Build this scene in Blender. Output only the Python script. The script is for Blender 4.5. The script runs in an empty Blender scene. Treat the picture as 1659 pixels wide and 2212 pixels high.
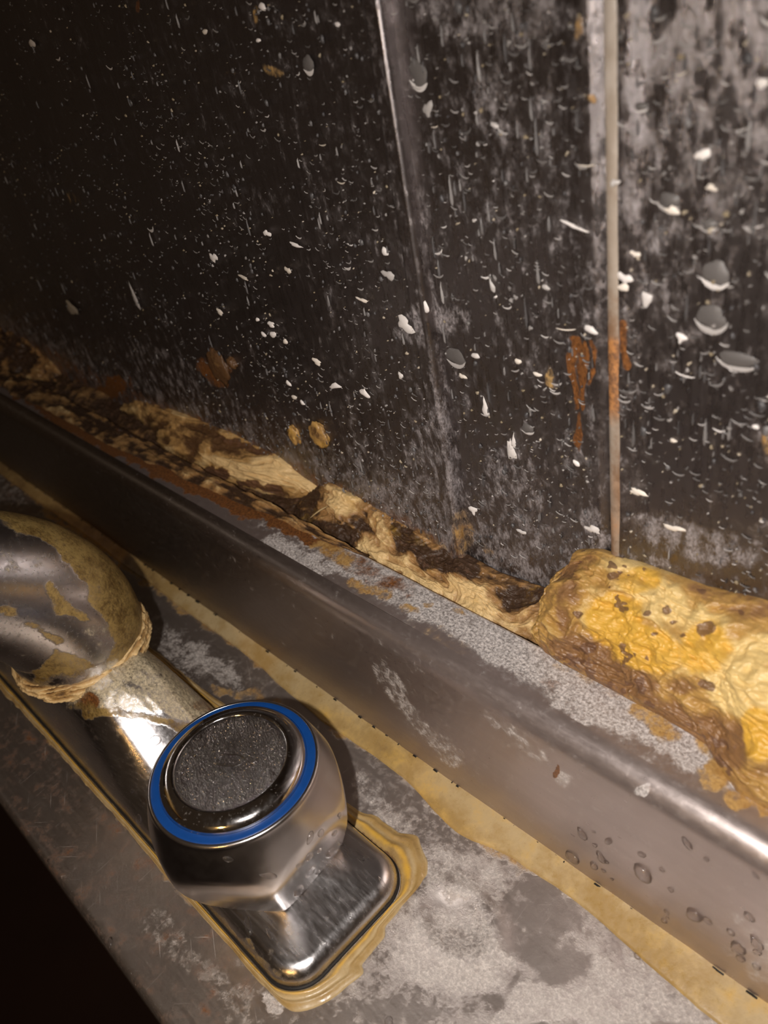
import bpy, math, random
import numpy as np
from mathutils import Matrix, Vector

# ------------------------------------------------------------------ scale and camera
S = 0.24                                   # metres per model unit (camera height above the sink deck = 1 unit)
CX, CY, F = 829.5, 1106.0, 1792.6
R = np.array([[0.69447709, -0.31891923, 0.64497449],
              [0.69954701, 0.50899357, -0.50155709],
              [-0.16833167, 0.79950989, 0.57658337]])   # rows: world axes in camera space
scene = bpy.context.scene
COL = scene.collection
cam_d = bpy.data.cameras.new('camera')
cam_d.sensor_fit = 'VERTICAL'
cam_d.sensor_height = 36.0
cam_d.lens = F / 2212.0 * 36.0
cam_d.clip_start = 0.002
cam_d.clip_end = 50
cam = bpy.data.objects.new('camera', cam_d)
COL.objects.link(cam)
M4 = np.eye(4); M4[:3, :3] = R; M4[:3, 3] = (0, 0, S)
cam.matrix_world = Matrix(M4.tolist())
cam_d.dof.use_dof = True
cam_d.dof.focus_distance = 1.10 * S
cam_d.dof.aperture_fstop = 14.0
scene.camera = cam

# ------------------------------------------------------------------ world, lamps, exposure
world = bpy.data.worlds.new('world'); scene.world = world
world.use_nodes = True
bg = world.node_tree.nodes['Background']
bg.inputs[0].default_value = (1.0, 0.66, 0.42, 1)
bg.inputs[1].default_value = 0.024

def lamp(name, loc, power, color, size):
    d = bpy.data.lights.new(name, 'POINT')
    d.energy = power; d.color = color; d.shadow_soft_size = size * S
    o = bpy.data.objects.new(name, d); o.location = [c * S for c in loc]
    COL.objects.link(o); return o

fl = R @ np.array([-0.13, -0.02, 0.0]) + np.array([0, 0, 1.0])
d_ = bpy.data.lights.new('phone_torch', 'SPOT'); d_.energy = 2.9; d_.color = (1.0, 0.93, 0.88); d_.shadow_soft_size = 0.013 * S
d_.spot_size = math.radians(118); d_.spot_blend = 1.0
o_ = bpy.data.objects.new('phone_torch', d_); o_.location = [c * S for c in fl]; COL.objects.link(o_)
o_.rotation_euler = Vector(tuple(R @ np.array([0.22, -0.16, -1.0]))).to_track_quat('-Z', 'Y').to_euler()
wl = R @ np.array([-0.85, -0.65, 0.75]) + np.array([0, 0, 1.0])
lamp('warm_room_lamp', wl, 0.95, (1.0, 0.56, 0.18), 0.06)
a = bpy.data.lights.new('added_overhead_light', 'AREA'); a.energy = 0.7; a.color = (1.0, 0.86, 0.78)  # unseen area light, added to give the chrome something to reflect
a.shape = 'RECTANGLE'; a.size = 0.45; a.size_y = 0.05
ao = bpy.data.objects.new('added_overhead_light', a); COL.objects.link(ao)
ao.location = (1.4, -0.7, 1.5)
ao.rotation_euler = (Vector((-0.15, 0.1, 0.1)) - Vector(ao.location)).to_track_quat('-Z', 'Y').to_euler()

a2 = bpy.data.lights.new('added_left_light', 'AREA'); a2.energy = 0.10; a2.color = (1.0, 0.93, 0.88); a2.shape = 'RECTANGLE'; a2.size = 0.28; a2.size_y = 0.03  # unseen light added far left for bright glints on the chrome
a2o = bpy.data.objects.new('added_left_light', a2); COL.objects.link(a2o); a2o.location = (-1.25, -0.45, 0.75)
a2o.rotation_euler = (Vector((-0.2, 0.05, 0.0)) - Vector(a2o.location)).to_track_quat('-Z', 'Y').to_euler()

vs = scene.view_settings
scene.display_settings.display_device = 'sRGB'
vs.view_transform = 'Standard'; vs.look = 'None'; vs.gamma = 1.0; vs.exposure = 0.0
vs.use_curve_mapping = False

# ------------------------------------------------------------------ projection helpers
def ray(px, py):
    return R @ np.array([(px - CX) / F, -(py - CY) / F, -1.0])
def on_z(px, py, z=0.0):
    d = ray(px, py); t = (z - 1.0) / d[2]; return d * t + np.array([0, 0, 1.0])
def on_y(px, py, y=0.64):
    d = ray(px, py); t = y / d[1]; return d * t + np.array([0, 0, 1.0])
def proj(P):
    c = (P - np.array([0, 0, 1.0])) @ R
    w = -c[..., 2]; w = np.where(w < 0.02, 0.02, w)
    return np.stack([CX + F * c[..., 0] / w, CY - F * c[..., 1] / w], -1)

# ------------------------------------------------------------------ noise
def _hash(ix, iy, iz, seed):
    h = (ix.astype(np.int64) * 374761393 + iy.astype(np.int64) * 668265263 + iz.astype(np.int64) * 2147483647 // 7 + seed * 974634777) & 0xffffffff
    h = ((h ^ (h >> 13)) * 1274126177) & 0xffffffff
    h = (h ^ (h >> 16)) & 0xffffffff
    h = (h * 2246822519) & 0xffffffff
    return ((h ^ (h >> 15)) & 0xffff) / 65535.0
def vnoise(P, seed=0):
    P = np.asarray(P, float); i = np.floor(P).astype(np.int64); f = P - i
    u = f * f * f * (f * (f * 6 - 15) + 10)
    r = 0
    for a_ in (0, 1):
        wx = u[..., 0] if a_ else 1 - u[..., 0]
        for b_ in (0, 1):
            wy = u[..., 1] if b_ else 1 - u[..., 1]
            for c_ in (0, 1):
                wz = u[..., 2] if c_ else 1 - u[..., 2]
                r = r + wx * wy * wz * _hash(i[..., 0] + a_, i[..., 1] + b_, i[..., 2] + c_, seed)
    return r
def fbm(P, sc, oct=4, seed=0, gain=0.5):
    P = np.asarray(P, float) * np.asarray(sc, float); s = 0; a_ = 1; t = 0
    for k in range(oct):
        s = s + a_ * vnoise(P, seed + k * 7); t += a_; a_ *= gain; P = P * 2.03 + 11.3
    return s / t
def ridge(P, sc, oct=4, seed=0):
    P = np.asarray(P, float) * np.asarray(sc, float); s = 0; a_ = 1; t = 0
    for k in range(oct):
        s = s + a_ * (1 - np.abs(2 * vnoise(P, seed + k * 5) - 1)); t += a_; a_ *= 0.55; P = P * 2.1 + 5.7
    return s / t
def sst(a_, b_, x):
    t = np.clip((x - a_) / (b_ - a_), 0, 1); return t * t * (3 - 2 * t)

# ------------------------------------------------------------------ mesh helpers
def mesh_obj(name, V, Fc, mat, parent=None, smooth=True, attrs=None):
    """V in model units (n,3); Fc int array (m,4) or (m,3) or list of faces."""
    me = bpy.data.meshes.new(name)
    V = np.asarray(V, float).reshape(-1, 3) * S
    if isinstance(Fc, np.ndarray):
        n = Fc.shape[1]
        me.vertices.add(len(V)); me.vertices.foreach_set('co', V.ravel())
        me.loops.add(Fc.size); me.loops.foreach_set('vertex_index', Fc.ravel().astype(np.int32))
        me.polygons.add(len(Fc)); me.polygons.foreach_set('loop_start', np.arange(0, Fc.size, n, dtype=np.int32))
        me.update(calc_edges=True)
    else:
        me.from_pydata(V.tolist(), [], Fc); me.update()
    me.polygons.foreach_set('use_smooth', [smooth] * len(me.polygons))
    if attrs:
        for k, A in attrs.items():
            at = me.color_attributes.new(k, 'FLOAT_COLOR', 'POINT')
            A = np.asarray(A, float)
            if A.ndim == 1: A = np.stack([A, A, A, np.ones_like(A)], -1)
            if A.shape[1] == 3: A = np.concatenate([A, np.ones((len(A), 1))], 1)
            at.data.foreach_set('color', A.astype(np.float32).ravel())
    if mat: me.materials.append(mat)
    me.validate()
    o = bpy.data.objects.new(name, me); COL.objects.link(o)
    if parent: o.parent = parent
    return o
def grid_faces(nu, nv, cu=False, cv=False, flip=False):
    iu = np.arange(nu if cu else nu - 1); iv = np.arange(nv if cv else nv - 1)
    a_, b_ = np.meshgrid(iu, iv, indexing='ij'); a2 = (a_ + 1) % nu; b2 = (b_ + 1) % nv
    f = np.stack([a_ * nv + b_, a2 * nv + b_, a2 * nv + b2, a_ * nv + b2], -1).reshape(-1, 4)
    return f[:, ::-1].copy() if flip else f
def empty(name, loc=(0, 0, 0)):
    o = bpy.data.objects.new(name, None); o.empty_display_size = 0.01; COL.objects.link(o)
    o['_e'] = 1; del o['_e']
    return o
def tag(o, label=None, cat=None, group=None, kind=None):
    if label: o['label'] = label
    if cat: o['category'] = cat
    if group: o['group'] = group
    if kind: o['kind'] = kind
    return o
def lathe(prof, n=96, centre=(0, 0, 0)):
    prof = np.asarray(prof, float); th = np.linspace(0, 2 * np.pi, n, endpoint=False)
    V = np.stack([prof[None, :, 0] * np.cos(th)[:, None] + centre[0],
                  prof[None, :, 0] * np.sin(th)[:, None] + centre[1],
                  np.broadcast_to(prof[None, :, 1] + centre[2], (n, len(prof)))], -1)
    return V, grid_faces(n, len(prof), cu=True)

# ------------------------------------------------------------------ node helpers
class NT:
    def __init__(s, name):
        s.m = bpy.data.materials.new(name); s.m.use_nodes = True; s.t = s.m.node_tree
        s.t.nodes.clear(); s.out = s.t.nodes.new('ShaderNodeOutputMaterial')
        g = s.t.nodes.new('ShaderNodeTexCoord'); mp = s.t.nodes.new('ShaderNodeMapping')
        mp.inputs['Scale'].default_value = (1 / S, 1 / S, 1 / S)
        s.t.links.new(g.outputs['Object'], mp.inputs[0]); s.co = mp.outputs[0]
    def put(s, sock, v):
        if isinstance(v, bpy.types.NodeSocket): s.t.links.new(v, sock)
        elif isinstance(v, (tuple, list)) and sock.type == 'RGBA' and len(v) == 3: sock.default_value = (*v, 1)
        else: sock.default_value = v
    def mathmax(s, L):
        r = L[0]
        for q in L[1:]: r = s.math('MAXIMUM', r, q)
        return r
    def noise(s, scale, detail=4, rough=0.55, stretch=None, dist=0.0, rot=0.0):
        n = s.t.nodes.new('ShaderNodeTexNoise'); c = s.co
        if rot:
            mr = s.t.nodes.new('ShaderNodeMapping'); mr.inputs['Rotation'].default_value = (0, 0, rot)
            s.t.links.new(c, mr.inputs[0]); c = mr.outputs[0]
        if stretch:
            mp = s.t.nodes.new('ShaderNodeMapping'); mp.inputs['Scale'].default_value = stretch
            s.t.links.new(c, mp.inputs[0]); c = mp.outputs[0]
        s.t.links.new(c, n.inputs['Vector'])
        n.inputs['Scale'].default_value = scale; n.inputs['Detail'].default_value = detail
        n.inputs['Roughness'].default_value = rough; n.inputs['Distortion'].default_value = dist
        return n.outputs[0]
    def voro(s, scale, feature='F1', stretch=None, rnd=1.0, out=0):
        n = s.t.nodes.new('ShaderNodeTexVoronoi'); n.feature = feature; c = s.co
        if stretch:
            mp = s.t.nodes.new('ShaderNodeMapping'); mp.inputs['Scale'].default_value = stretch
            s.t.links.new(c, mp.inputs[0]); c = mp.outputs[0]
        s.t.links.new(c, n.inputs['Vector']); n.inputs['Scale'].default_value = scale
        n.inputs['Randomness'].default_value = rnd
        return n.outputs[out]
    def math(s, op, a_, b_=0.0, clamp=False):
        n = s.t.nodes.new('ShaderNodeMath'); n.operation = op; n.use_clamp = clamp
        s.put(n.inputs[0], a_); s.put(n.inputs[1], b_); return n.outputs[0]
    def ramp(s, x, lo, hi, o0=0.0, o1=1.0):
        n = s.t.nodes.new('ShaderNodeMapRange'); n.interpolation_type = 'SMOOTHSTEP'
        s.put(n.inputs[0], x); s.put(n.inputs[1], lo); s.put(n.inputs[2], hi); s.put(n.inputs[3], o0); s.put(n.inputs[4], o1)
        return n.outputs[0]
    def mix(s, f, a_, b_):
        n = s.t.nodes.new('ShaderNodeMix'); n.data_type = 'RGBA'
        s.put(n.inputs[0], f); s.put(n.inputs[6], a_); s.put(n.inputs[7], b_); return n.outputs[2]
    def attr(s, name):
        n = s.t.nodes.new('ShaderNodeAttribute'); n.attribute_name = name
        sp = s.t.nodes.new('ShaderNodeSeparateColor'); s.t.links.new(n.outputs['Color'], sp.inputs[0])
        return sp.outputs[0], sp.outputs[1], sp.outputs[2], n.outputs['Alpha']
    def bump(s, h, strength=0.3, dist=0.001, normal=None):
        n = s.t.nodes.new('ShaderNodeBump'); n.inputs['Strength'].default_value = strength
        n.inputs['Distance'].default_value = dist; s.put(n.inputs['Height'], h)
        if normal: s.t.links.new(normal, n.inputs['Normal'])
        return n.outputs[0]
    def bsdf(s, **k):
        n = s.t.nodes.new('ShaderNodeBsdfPrincipled')
        for kk, v in k.items(): s.put(n.inputs[kk.replace('_', ' ')], v)
        return n.outputs[0]
    def mixsh(s, f, a_, b_):
        n = s.t.nodes.new('ShaderNodeMixShader'); s.put(n.inputs[0], f)
        s.t.links.new(a_, n.inputs[1]); s.t.links.new(b_, n.inputs[2]); return n.outputs[0]
    def done(s, sh): s.t.links.new(sh, s.out.inputs[0]); return s.m

def dirty_steel(name, steel=(0.42, 0.38, 0.36), rough=0.33, grain=(1, 1, 1), chalk=(0.46, 0.43, 0.43),
                film=0.25, filmcol=(0.20, 0.17, 0.155), fine=60, bump=0.25, streak=None, speck=(0.62, 0.70),
                oc=((0.30, 0.155, 0.04), (0.52, 0.33, 0.12)), scratch=0.0, rvar=0.25):
    """steel with attribute 'dirt': R limescale, G ochre, B rust brown and left-end shade, A painted left-end shade."""
    t = NT(name); r, g, b, al = t.attr('dirt_and_shade')
    n1 = t.noise(fine, 8, 0.72, grain); n2 = t.noise(fine * 4.2, 6, 0.8, grain); n3 = t.noise(7, 4, 0.55, streak or grain)
    brush = t.noise(220, 2, 0.5, streak or (0.05, 1, 1))
    dots = t.ramp(t.noise(fine * 4, 2, 0.5), speck[0], speck[1])
    def mask(m, n, k=1.9, soft=0.26):
        v = t.math('ADD', m, t.math('MULTIPLY', t.math('SUBTRACT', n, 0.5), k))
        return t.ramp(v, 0.5 - soft, 0.5 + soft)
    mch = mask(r, n1); moc = mask(g, n1, 1.25, 0.22); mru = mask(b, t.noise(fine * 0.6, 6, 0.7, grain), 0.8, 0.14)
    base = t.mix(t.ramp(n3, 0.3, 0.7), steel, tuple(c * 0.72 for c in steel))
    base = t.mix(t.math('MULTIPLY', al, 0.75, True), base, (0.18, 0.13, 0.075))  # alpha browns the steel: shade of the dim left end painted in
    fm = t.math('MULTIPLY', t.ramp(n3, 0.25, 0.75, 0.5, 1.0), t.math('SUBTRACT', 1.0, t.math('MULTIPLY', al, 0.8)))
    fm = t.math('MULTIPLY', fm, film)
    rgh = t.math('ADD', rough, t.math('MULTIPLY', t.math('SUBTRACT', brush, 0.5), 0.25))
    rgh = t.math('ADD', rgh, t.math('MULTIPLY', t.math('SUBTRACT', n1, 0.5), rvar), True)
    hgt = t.math('ADD', t.math('MULTIPLY', n2, 0.25), t.math('ADD', t.math('MULTIPLY', mch, t.math('MULTIPLY', n2, 0.9)), t.math('MULTIPLY', moc, 1.0)))
    nb = t.bump(hgt, bump, 0.0006)
    metal = t.bsdf(Base_Color=base, Metallic=1.0, Roughness=rgh, Normal=nb)
    dcol = t.mix(mch, filmcol, t.mix(t.ramp(n2, 0.35, 0.7), tuple(c * 0.55 for c in chalk), chalk))
    dcol = t.mix(mru, dcol, t.mix(t.ramp(n2, 0.35, 0.65), (0.06, 0.022, 0.008), (0.26, 0.10, 0.025)))
    dcol = t.mix(moc, dcol, t.mix(t.ramp(t.math('ADD', t.math('MULTIPLY', t.noise(26, 7, 0.7), 0.6), t.math('MULTIPLY', n2, 0.4)), 0.38, 0.60), oc[0], oc[1]))
    if scratch:
        sc = t.mathmax([t.ramp(t.noise(1.0, 2, 0.5, stretch=st_, rot=ro_), 0.71, 0.735) for st_, ro_ in (((9, 420, 420), 0.5), ((14, 520, 520), -0.7), ((11, 460, 460), 1.5))])
        mch = t.math('MAXIMUM', mch, t.math('MULTIPLY', sc, scratch))
        dcol = t.mix(t.math('MULTIPLY', sc, scratch), dcol, chalk)
    dirt_and_shade = t.bsdf(Base_Color=dcol, Roughness=0.42, Normal=nb)
    cov = t.math('MAXIMUM', t.math('MAXIMUM', t.math('MULTIPLY', mch, t.ramp(n2, 0.30, 0.62, 0.22, 0.9)), fm), t.math('MAXIMUM', t.math('MULTIPLY', moc, t.ramp(n2, 0.3, 0.55, 0.6, 0.96)), t.math('MULTIPLY', mru, 0.9)))
    cov = t.math('MAXIMUM', cov, t.math('MULTIPLY', dots, t.math('MULTIPLY', r, 1.2), True))
    return t.done(t.mixsh(cov, metal, dirt_and_shade))

def crust_mat(name, light, mid, dark, rough=0.5, bump=0.7, yel=(0.62, 0.36, 0.045)):
    """attribute 'tone': R height (crest pale, hollow dark), G yellow, B brown stain."""
    t = NT(name); r, g, b, al = t.attr('tone')
    n = t.noise(28, 6, 0.65); nf = t.noise(120, 4, 0.65)
    v = t.math('ADD', r, t.math('MULTIPLY', t.math('SUBTRACT', n, 0.5), 0.9))
    c = t.mix(t.ramp(v, 0.25, 0.52), dark, mid); c = t.mix(t.ramp(v, 0.5, 0.85), c, light)
    c = t.mix(t.math('MULTIPLY', t.ramp(t.math('ADD', g, t.math('SUBTRACT', n, 0.5)), 0.35, 0.8), 0.85), c, yel)
    c = t.mix(t.math('MULTIPLY', t.ramp(t.math('ADD', b, t.math('SUBTRACT', nf, 0.5)), 0.4, 0.62), 0.85), c, (0.13, 0.065, 0.035))
    nb = t.bump(t.math('ADD', t.math('MULTIPLY', n, 1.0), t.math('MULTIPLY', nf, 0.45)), bump, 0.0012)
    sh = t.bsdf(Base_Color=c, Roughness=t.ramp(nf, 0.3, 0.7, rough - 0.18, rough + 0.15), Normal=nb)
    return t.done(sh)

def chrome(name, col=(0.72, 0.70, 0.69), rough=0.09, bump=0.02, nscale=80, dirty=0.0, rv=0.8):
    t = NT(name); n = t.noise(nscale, 4, 0.6); sp = t.ramp(t.noise(nscale * 3, 3, 0.6), 0.62, 0.7)
    nb = t.bump(n, bump, 0.0006)
    m = t.bsdf(Base_Color=col, Metallic=1.0, Roughness=t.ramp(n, 0.3, 0.8, rough * (1 - rv * 0.4), rough * (1 + rv)), Normal=nb)
    if dirty:
        d = t.bsdf(Base_Color=(0.42, 0.38, 0.34), Roughness=0.5)
        m = t.mixsh(t.math('MULTIPLY', sp, dirty), m, d)
    return t.done(m)

def plain(name, col, rough=0.5, metallic=0.0, nscale=60, var=0.25, bump=0.2):
    t = NT(name); n = t.noise(nscale, 4, 0.6)
    c = t.mix(n, tuple(x * (1 - var) for x in col), tuple(min(1, x * (1 + var)) for x in col))
    return t.done(t.bsdf(Base_Color=c, Roughness=rough, Metallic=metallic, Normal=t.bump(n, bump, 0.0006)))

# ------------------------------------------------------------------ painting in world-fixed masks
def warp(px, P, amt, sc=30, seed=3):
    d = np.stack([fbm(P, sc, 4, seed) - 0.5, fbm(P, sc, 4, seed + 50) - 0.5], -1)
    return px + d * amt * 2
def ell(px, x, y, rx, ry, ang=0, soft=0.35):
    c, s_ = math.cos(math.radians(ang)), math.sin(math.radians(ang))
    dx = px[..., 0] - x; dy = px[..., 1] - y
    u = (dx * c + dy * s_) / rx; v = (-dx * s_ + dy * c) / ry
    return 1 - sst(1 - soft, 1 + soft, np.sqrt(u * u + v * v))
def pline(px, pts, w, soft=0.5):
    best = np.full(px.shape[:-1], 1e9)
    for i in range(len(pts) - 1):
        x0, y0 = pts[i][:2]; x1, y1 = pts[i + 1][:2]
        w0 = pts[i][2] if len(pts[i]) > 2 else w; w1 = pts[i + 1][2] if len(pts[i + 1]) > 2 else w
        dx, dy = x1 - x0, y1 - y0; L2 = dx * dx + dy * dy
        t = np.clip(((px[..., 0] - x0) * dx + (px[..., 1] - y0) * dy) / L2, 0, 1)
        d = np.hypot(px[..., 0] - x0 - t * dx, px[..., 1] - y0 - t * dy) / (w0 + t * (w1 - w0))
        best = np.minimum(best, d)
    return 1 - sst(1 - soft, 1 + soft, best)
def poly(px, pts, soft=8):
    """soft inside mask of a polygon"""
    x, y = px[..., 0], px[..., 1]; ins = np.zeros(x.shape, bool); dist = np.full(x.shape, 1e9)
    n = len(pts)
    for i in range(n):
        x0, y0 = pts[i]; x1, y1 = pts[(i + 1) % n]
        c = ((y0 > y) != (y1 > y)) & (x < (x1 - x0) * (y - y0) / ((y1 - y0) if y1 != y0 else 1e-9) + x0)
        ins ^= c
        dx, dy = x1 - x0, y1 - y0; t = np.clip(((x - x0) * dx + (y - y0) * dy) / (dx * dx + dy * dy), 0, 1)
        dist = np.minimum(dist, np.hypot(x - x0 - t * dx, y - y0 - t * dy))
    sd = np.where(ins, dist, -dist)
    return sst(-soft, soft, sd)
def mx(*a_):
    r = a_[0]
    for b_ in a_[1:]: r = np.maximum(r, b_)
    return r
# ------------------------------------------------------------------ materials
M_wall = dirty_steel('grimy_wall_steel', steel=(0.30, 0.275, 0.275), rough=0.30, chalk=(0.42, 0.385, 0.39), film=0.22,
                     filmcol=(0.075, 0.058, 0.052), fine=80, bump=0.35, streak=(1, 1, 0.12), grain=(1, 1, 0.6), speck=(0.60, 0.66))
M_deck = dirty_steel('limescaled_deck_steel', steel=(0.58, 0.53, 0.50), rough=0.42, chalk=(0.76, 0.70, 0.65), film=0.40,
                     filmcol=(0.26, 0.215, 0.19), fine=60, bump=0.45, scratch=0.55, speck=(0.54, 0.61))
M_up = dirty_steel('brushed_upstand_steel', steel=(0.60, 0.53, 0.51), rough=0.35, chalk=(0.78, 0.73, 0.70), film=0.40,
                   filmcol=(0.30, 0.24, 0.22), fine=70, bump=0.12, streak=(0.25, 1, 1))
M_body = dirty_steel('scaled_chrome', steel=(0.74, 0.72, 0.72), rough=0.24, chalk=(0.74, 0.63, 0.42), film=0.02,
                     filmcol=(0.2, 0.17, 0.15), fine=50, bump=0.22, speck=(0.68, 0.74), oc=((0.11, 0.062, 0.015), (0.34, 0.23, 0.075)), rvar=0.06)
M_chrome = chrome('clean_chrome', rough=0.11, dirty=0.2)
M_satin = chrome('worn_chrome', col=(0.74, 0.71, 0.70), rough=0.24, bump=0.02, nscale=60, dirty=0.0, rv=0.12)
M_disc = chrome('misted_chrome', col=(0.40, 0.37, 0.36), rough=0.16, bump=0.8, nscale=330, dirty=0.12)
M_blue = plain('blue_enamel', (0.003, 0.045, 0.20), 0.4, 0, 90, 0.2, 0.1)
M_lump = crust_mat('yellowed_foam', (0.62, 0.45, 0.18), (0.40, 0.235, 0.065), (0.22, 0.115, 0.045), 0.48, 0.5)
M_crust = crust_mat('brown_crust', (0.66, 0.47, 0.22), (0.30, 0.165, 0.06), (0.05, 0.026, 0.013), 0.5, 0.8)
M_shell = crust_mat('tan_shell', (0.70, 0.50, 0.24), (0.42, 0.25, 0.09), (0.10, 0.05, 0.02), 0.45, 0.6)
M_bead = crust_mat('ochre_bead', (0.46, 0.345, 0.18), (0.36, 0.235, 0.085), (0.22, 0.13, 0.045), 0.42, 0.15)
M_seam = crust_mat('beige_seam', (0.40, 0.35, 0.30), (0.30, 0.25, 0.20), (0.2, 0.12, 0.07), 0.5, 0.3, (0.46, 0.20, 0.06))
M_black = plain('black_grime', (0.012, 0.010, 0.008), 0.6)
M_floor = plain('dark_brown_floor', (0.06, 0.028, 0.016), 0.8, 0, 2)
def splash_mat():
    t = NT('dried_splash'); r, g, b, al = t.attr('tone'); n = t.noise(60, 4, 0.6)
    c = t.mix(r, (0.028, 0.023, 0.021), (0.80, 0.76, 0.73)); c = t.mix(g, c, (0.55, 0.42, 0.20))
    c = t.mix(t.math('MULTIPLY', b, 0.9), c, (0.075, 0.08, 0.095))
    return t.done(t.bsdf(Base_Color=c, Roughness=0.5, Normal=t.bump(n, 0.3, 0.0005)))
M_splash = splash_mat()
def water_mat():
    t = NT('water'); fr = t.t.nodes.new('ShaderNodeFresnel'); fr.inputs[0].default_value = 1.36
    tr = t.t.nodes.new('ShaderNodeBsdfTransparent'); tr.inputs[0].default_value = (0.93, 0.92, 0.92, 1)
    gl = t.bsdf(Base_Color=(1, 1, 1), Metallic=1.0, Roughness=0.12)
    ref = t.bsdf(Base_Color=(1, 1, 1), Roughness=0.02, IOR=1.33, Transmission_Weight=1.0)
    a_ = t.mixsh(0.30, tr.outputs[0], ref)
    return t.done(t.mixsh(t.math('MULTIPLY', fr.outputs[0], 0.8, True), a_, gl))
M_water = water_mat()

# ------------------------------------------------------------------ shared axes
XS = np.concatenate([np.linspace(-3.4, -1.5, 300)[:-1], np.linspace(-1.5, 0.05, 700)[:-1], np.linspace(0.05, 1.0, 24)])
def extrude(profile, xs=XS, f=None):
    profile = np.asarray(profile, float)
    V = np.empty((len(xs), len(profile), 3)); V[..., 0] = xs[:, None]; V[..., 1] = profile[None, :, 0]; V[..., 2] = profile[None, :, 1]
    if f is not None: V = f(V)
    return V, grid_faces(len(xs), len(profile))
def arc(cx, cz, r, a0, a1, n):
    t = np.radians(np.linspace(a0, a1, n)); return [(cx + r * math.cos(x), cz + r * math.sin(x)) for x in t]
def lin(a_, b_, n): return [tuple(np.array(a_) + (np.array(b_) - np.array(a_)) * k / n) for k in range(n)]

YF, ZL = 0.457, 0.248                       # upstand face, ledge height
YW = 0.64                                   # wall plane
LIPR = 0.012

# ------------------------------------------------------------------ sink top
sink = tag(empty('sink_surround'), 'pressed stainless steel sink deck with raised back ledge, stained by limescale', 'sink')

prof = lin((-0.002, -0.75), (0.0, -LIPR), 8) + arc(LIPR, -LIPR, LIPR, 180, 90, 10) + lin((LIPR + .002, 0.0), (YF - 0.012, 0.0), 150) + [(YF - 0.012, 0.0)]
def fdeck(V):
    x, y = V[..., 0], V[..., 1]; top = V[..., 2] > -0.005
    q = on_z(985, 1990)
    d = np.hypot((x - q[0]) / 0.05, (y - q[1]) / 0.035)
    V[..., 2] += top * (-0.007 * np.exp(-d * d * 2) + 0.004 * np.exp(-((d - 1.1) / 0.35) ** 2))
    V[..., 2] += top * 0.0016 * (fbm(V, 9, 3, 4) - 0.5) * sst(0.02, 0.1, y)
    return V
V, Fq = extrude(prof, f=fdeck)
px = warp(proj(V), V, 26, 26, 3); P = V
left = sst(700, 250, px[..., 0] + (px[..., 1] - 1500) * -0.4)  # dim warm light of the left end, painted into the deck colour
R_ = 0.34 + 0.35 * (fbm(P, 8, 4, 21) - 0.5) * 2
R_ = R_ * (1 - 0.75 * sst(0.30, 0.05, P[..., 1]) * sst(-0.50, -0.65, P[..., 0]))
R_ = mx(R_, 0.75 * ell(px, 990, 2060, 150, 95, 10), 0.62 * ell(px, 1000, 1880, 130, 60, 20), 0.7 * poly(px, [(1060, 2212), (1110, 2130), (1230, 2100), (1290, 2060), (1400, 2110), (1560, 2212)]),
        0.55 * ell(px, 1430, 2110, 110, 50, 40), 0.55 * ell(px, 1150, 1740, 160, 30, 35), 0.62 * ell(px, 440, 1430, 120, 25, 35), 0.6 * ell(px, 620, 1560, 100, 20, 35),
        0.55 * pline(px, [(780, 1680), (870, 1800), (930, 1900)], 26), 0.34 * pline(px, [(330, 1990), (520, 2170)], 30),
        0.85 * ell(px, 590, 2170, 26, 13, 45, 0.15), 0.85 * ell(px, 430, 1420, 18, 10, 20, 0.2), 0.8 * ell(px, 402, 1403, 8, 5, 0, 0.2))
CL = mx(ell(px, 1180, 1960, 90, 70, 20), 0.9 * ell(px, 1080, 1790, 160, 40, 40), ell(px, 1180, 2060, 110, 45, 30), 0.8 * ell(px, 380, 1330, 160, 22, 35), 0.9 * ell(px, 860, 2190, 90, 30), 0.8 * ell(px, 640, 1520, 90, 12, 38))
R_ = R_ * (1 - 0.72 * CL)
G_ = mx(0.6 * pline(px, [(40, 1035, 8), (110, 1115, 9), (230, 1195, 12), (400, 1310, 16), (600, 1455, 22), (800, 1605, 27), (1000, 1755, 33), (1130, 1850, 30), (1300, 1960, 12), (1659, 2200, 16)], 20),
        0.55 * pline(px, [(470, 1500), (570, 1500), (610, 1540)], 12), 0.62 * ell(px, 395, 1490, 60, 20, 35), 0.5 * pline(px, [(100, 1560), (200, 1680), (330, 1840), (440, 1960)], 14))
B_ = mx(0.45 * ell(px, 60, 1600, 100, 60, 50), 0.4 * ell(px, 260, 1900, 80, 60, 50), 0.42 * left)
deck = mesh_obj('deck', V, Fq, M_deck, sink, attrs={'dirt_and_shade': np.stack([R_, G_, B_, 0.75 * left], -1).reshape(-1, 4)})

# raised back upstand with rolled edge and shelf behind
RU = 0.030
prof = arc(YF - 0.014, 0.014, 0.014, -90, 0, 7)[:-1] + lin((YF, 0.014), (YF + 0.006, ZL - RU), 60) + arc(YF + 0.006 + RU, ZL - RU, RU, 180, 90, 16)
def fup(V):
    t = fbm(V, (3, 1, 3), 3, 9) - 0.5
    V[..., 1] += 0.003 * t
    return V
V, Fq = extrude(prof, f=fup); P = V
px = warp(proj(V), V, 16, 30, 5)
R_ = 0.16 + 0.22 * (fbm(P, (10, 1, 22), 4, 31) - 0.4)
R_ = mx(R_, 0.52 * pline(px, [(820, 1450), (900, 1560), (980, 1640)], 20), 0.62 * ell(px, 1220, 1680, 22, 14, 30), 0.9 * ell(px, 1385, 1703, 16, 14, 0, 0.2), 0.45 * ell(px, 1120, 1590, 100, 25, 35), 0.55 * pline(px, [(1330, 1850), (1659, 2080)], 60) * sst(1400, 1700, px[..., 0]))
R_ = R_ * (0.5 + 0.5 * sst(300, 900, px[..., 0]))
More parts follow.
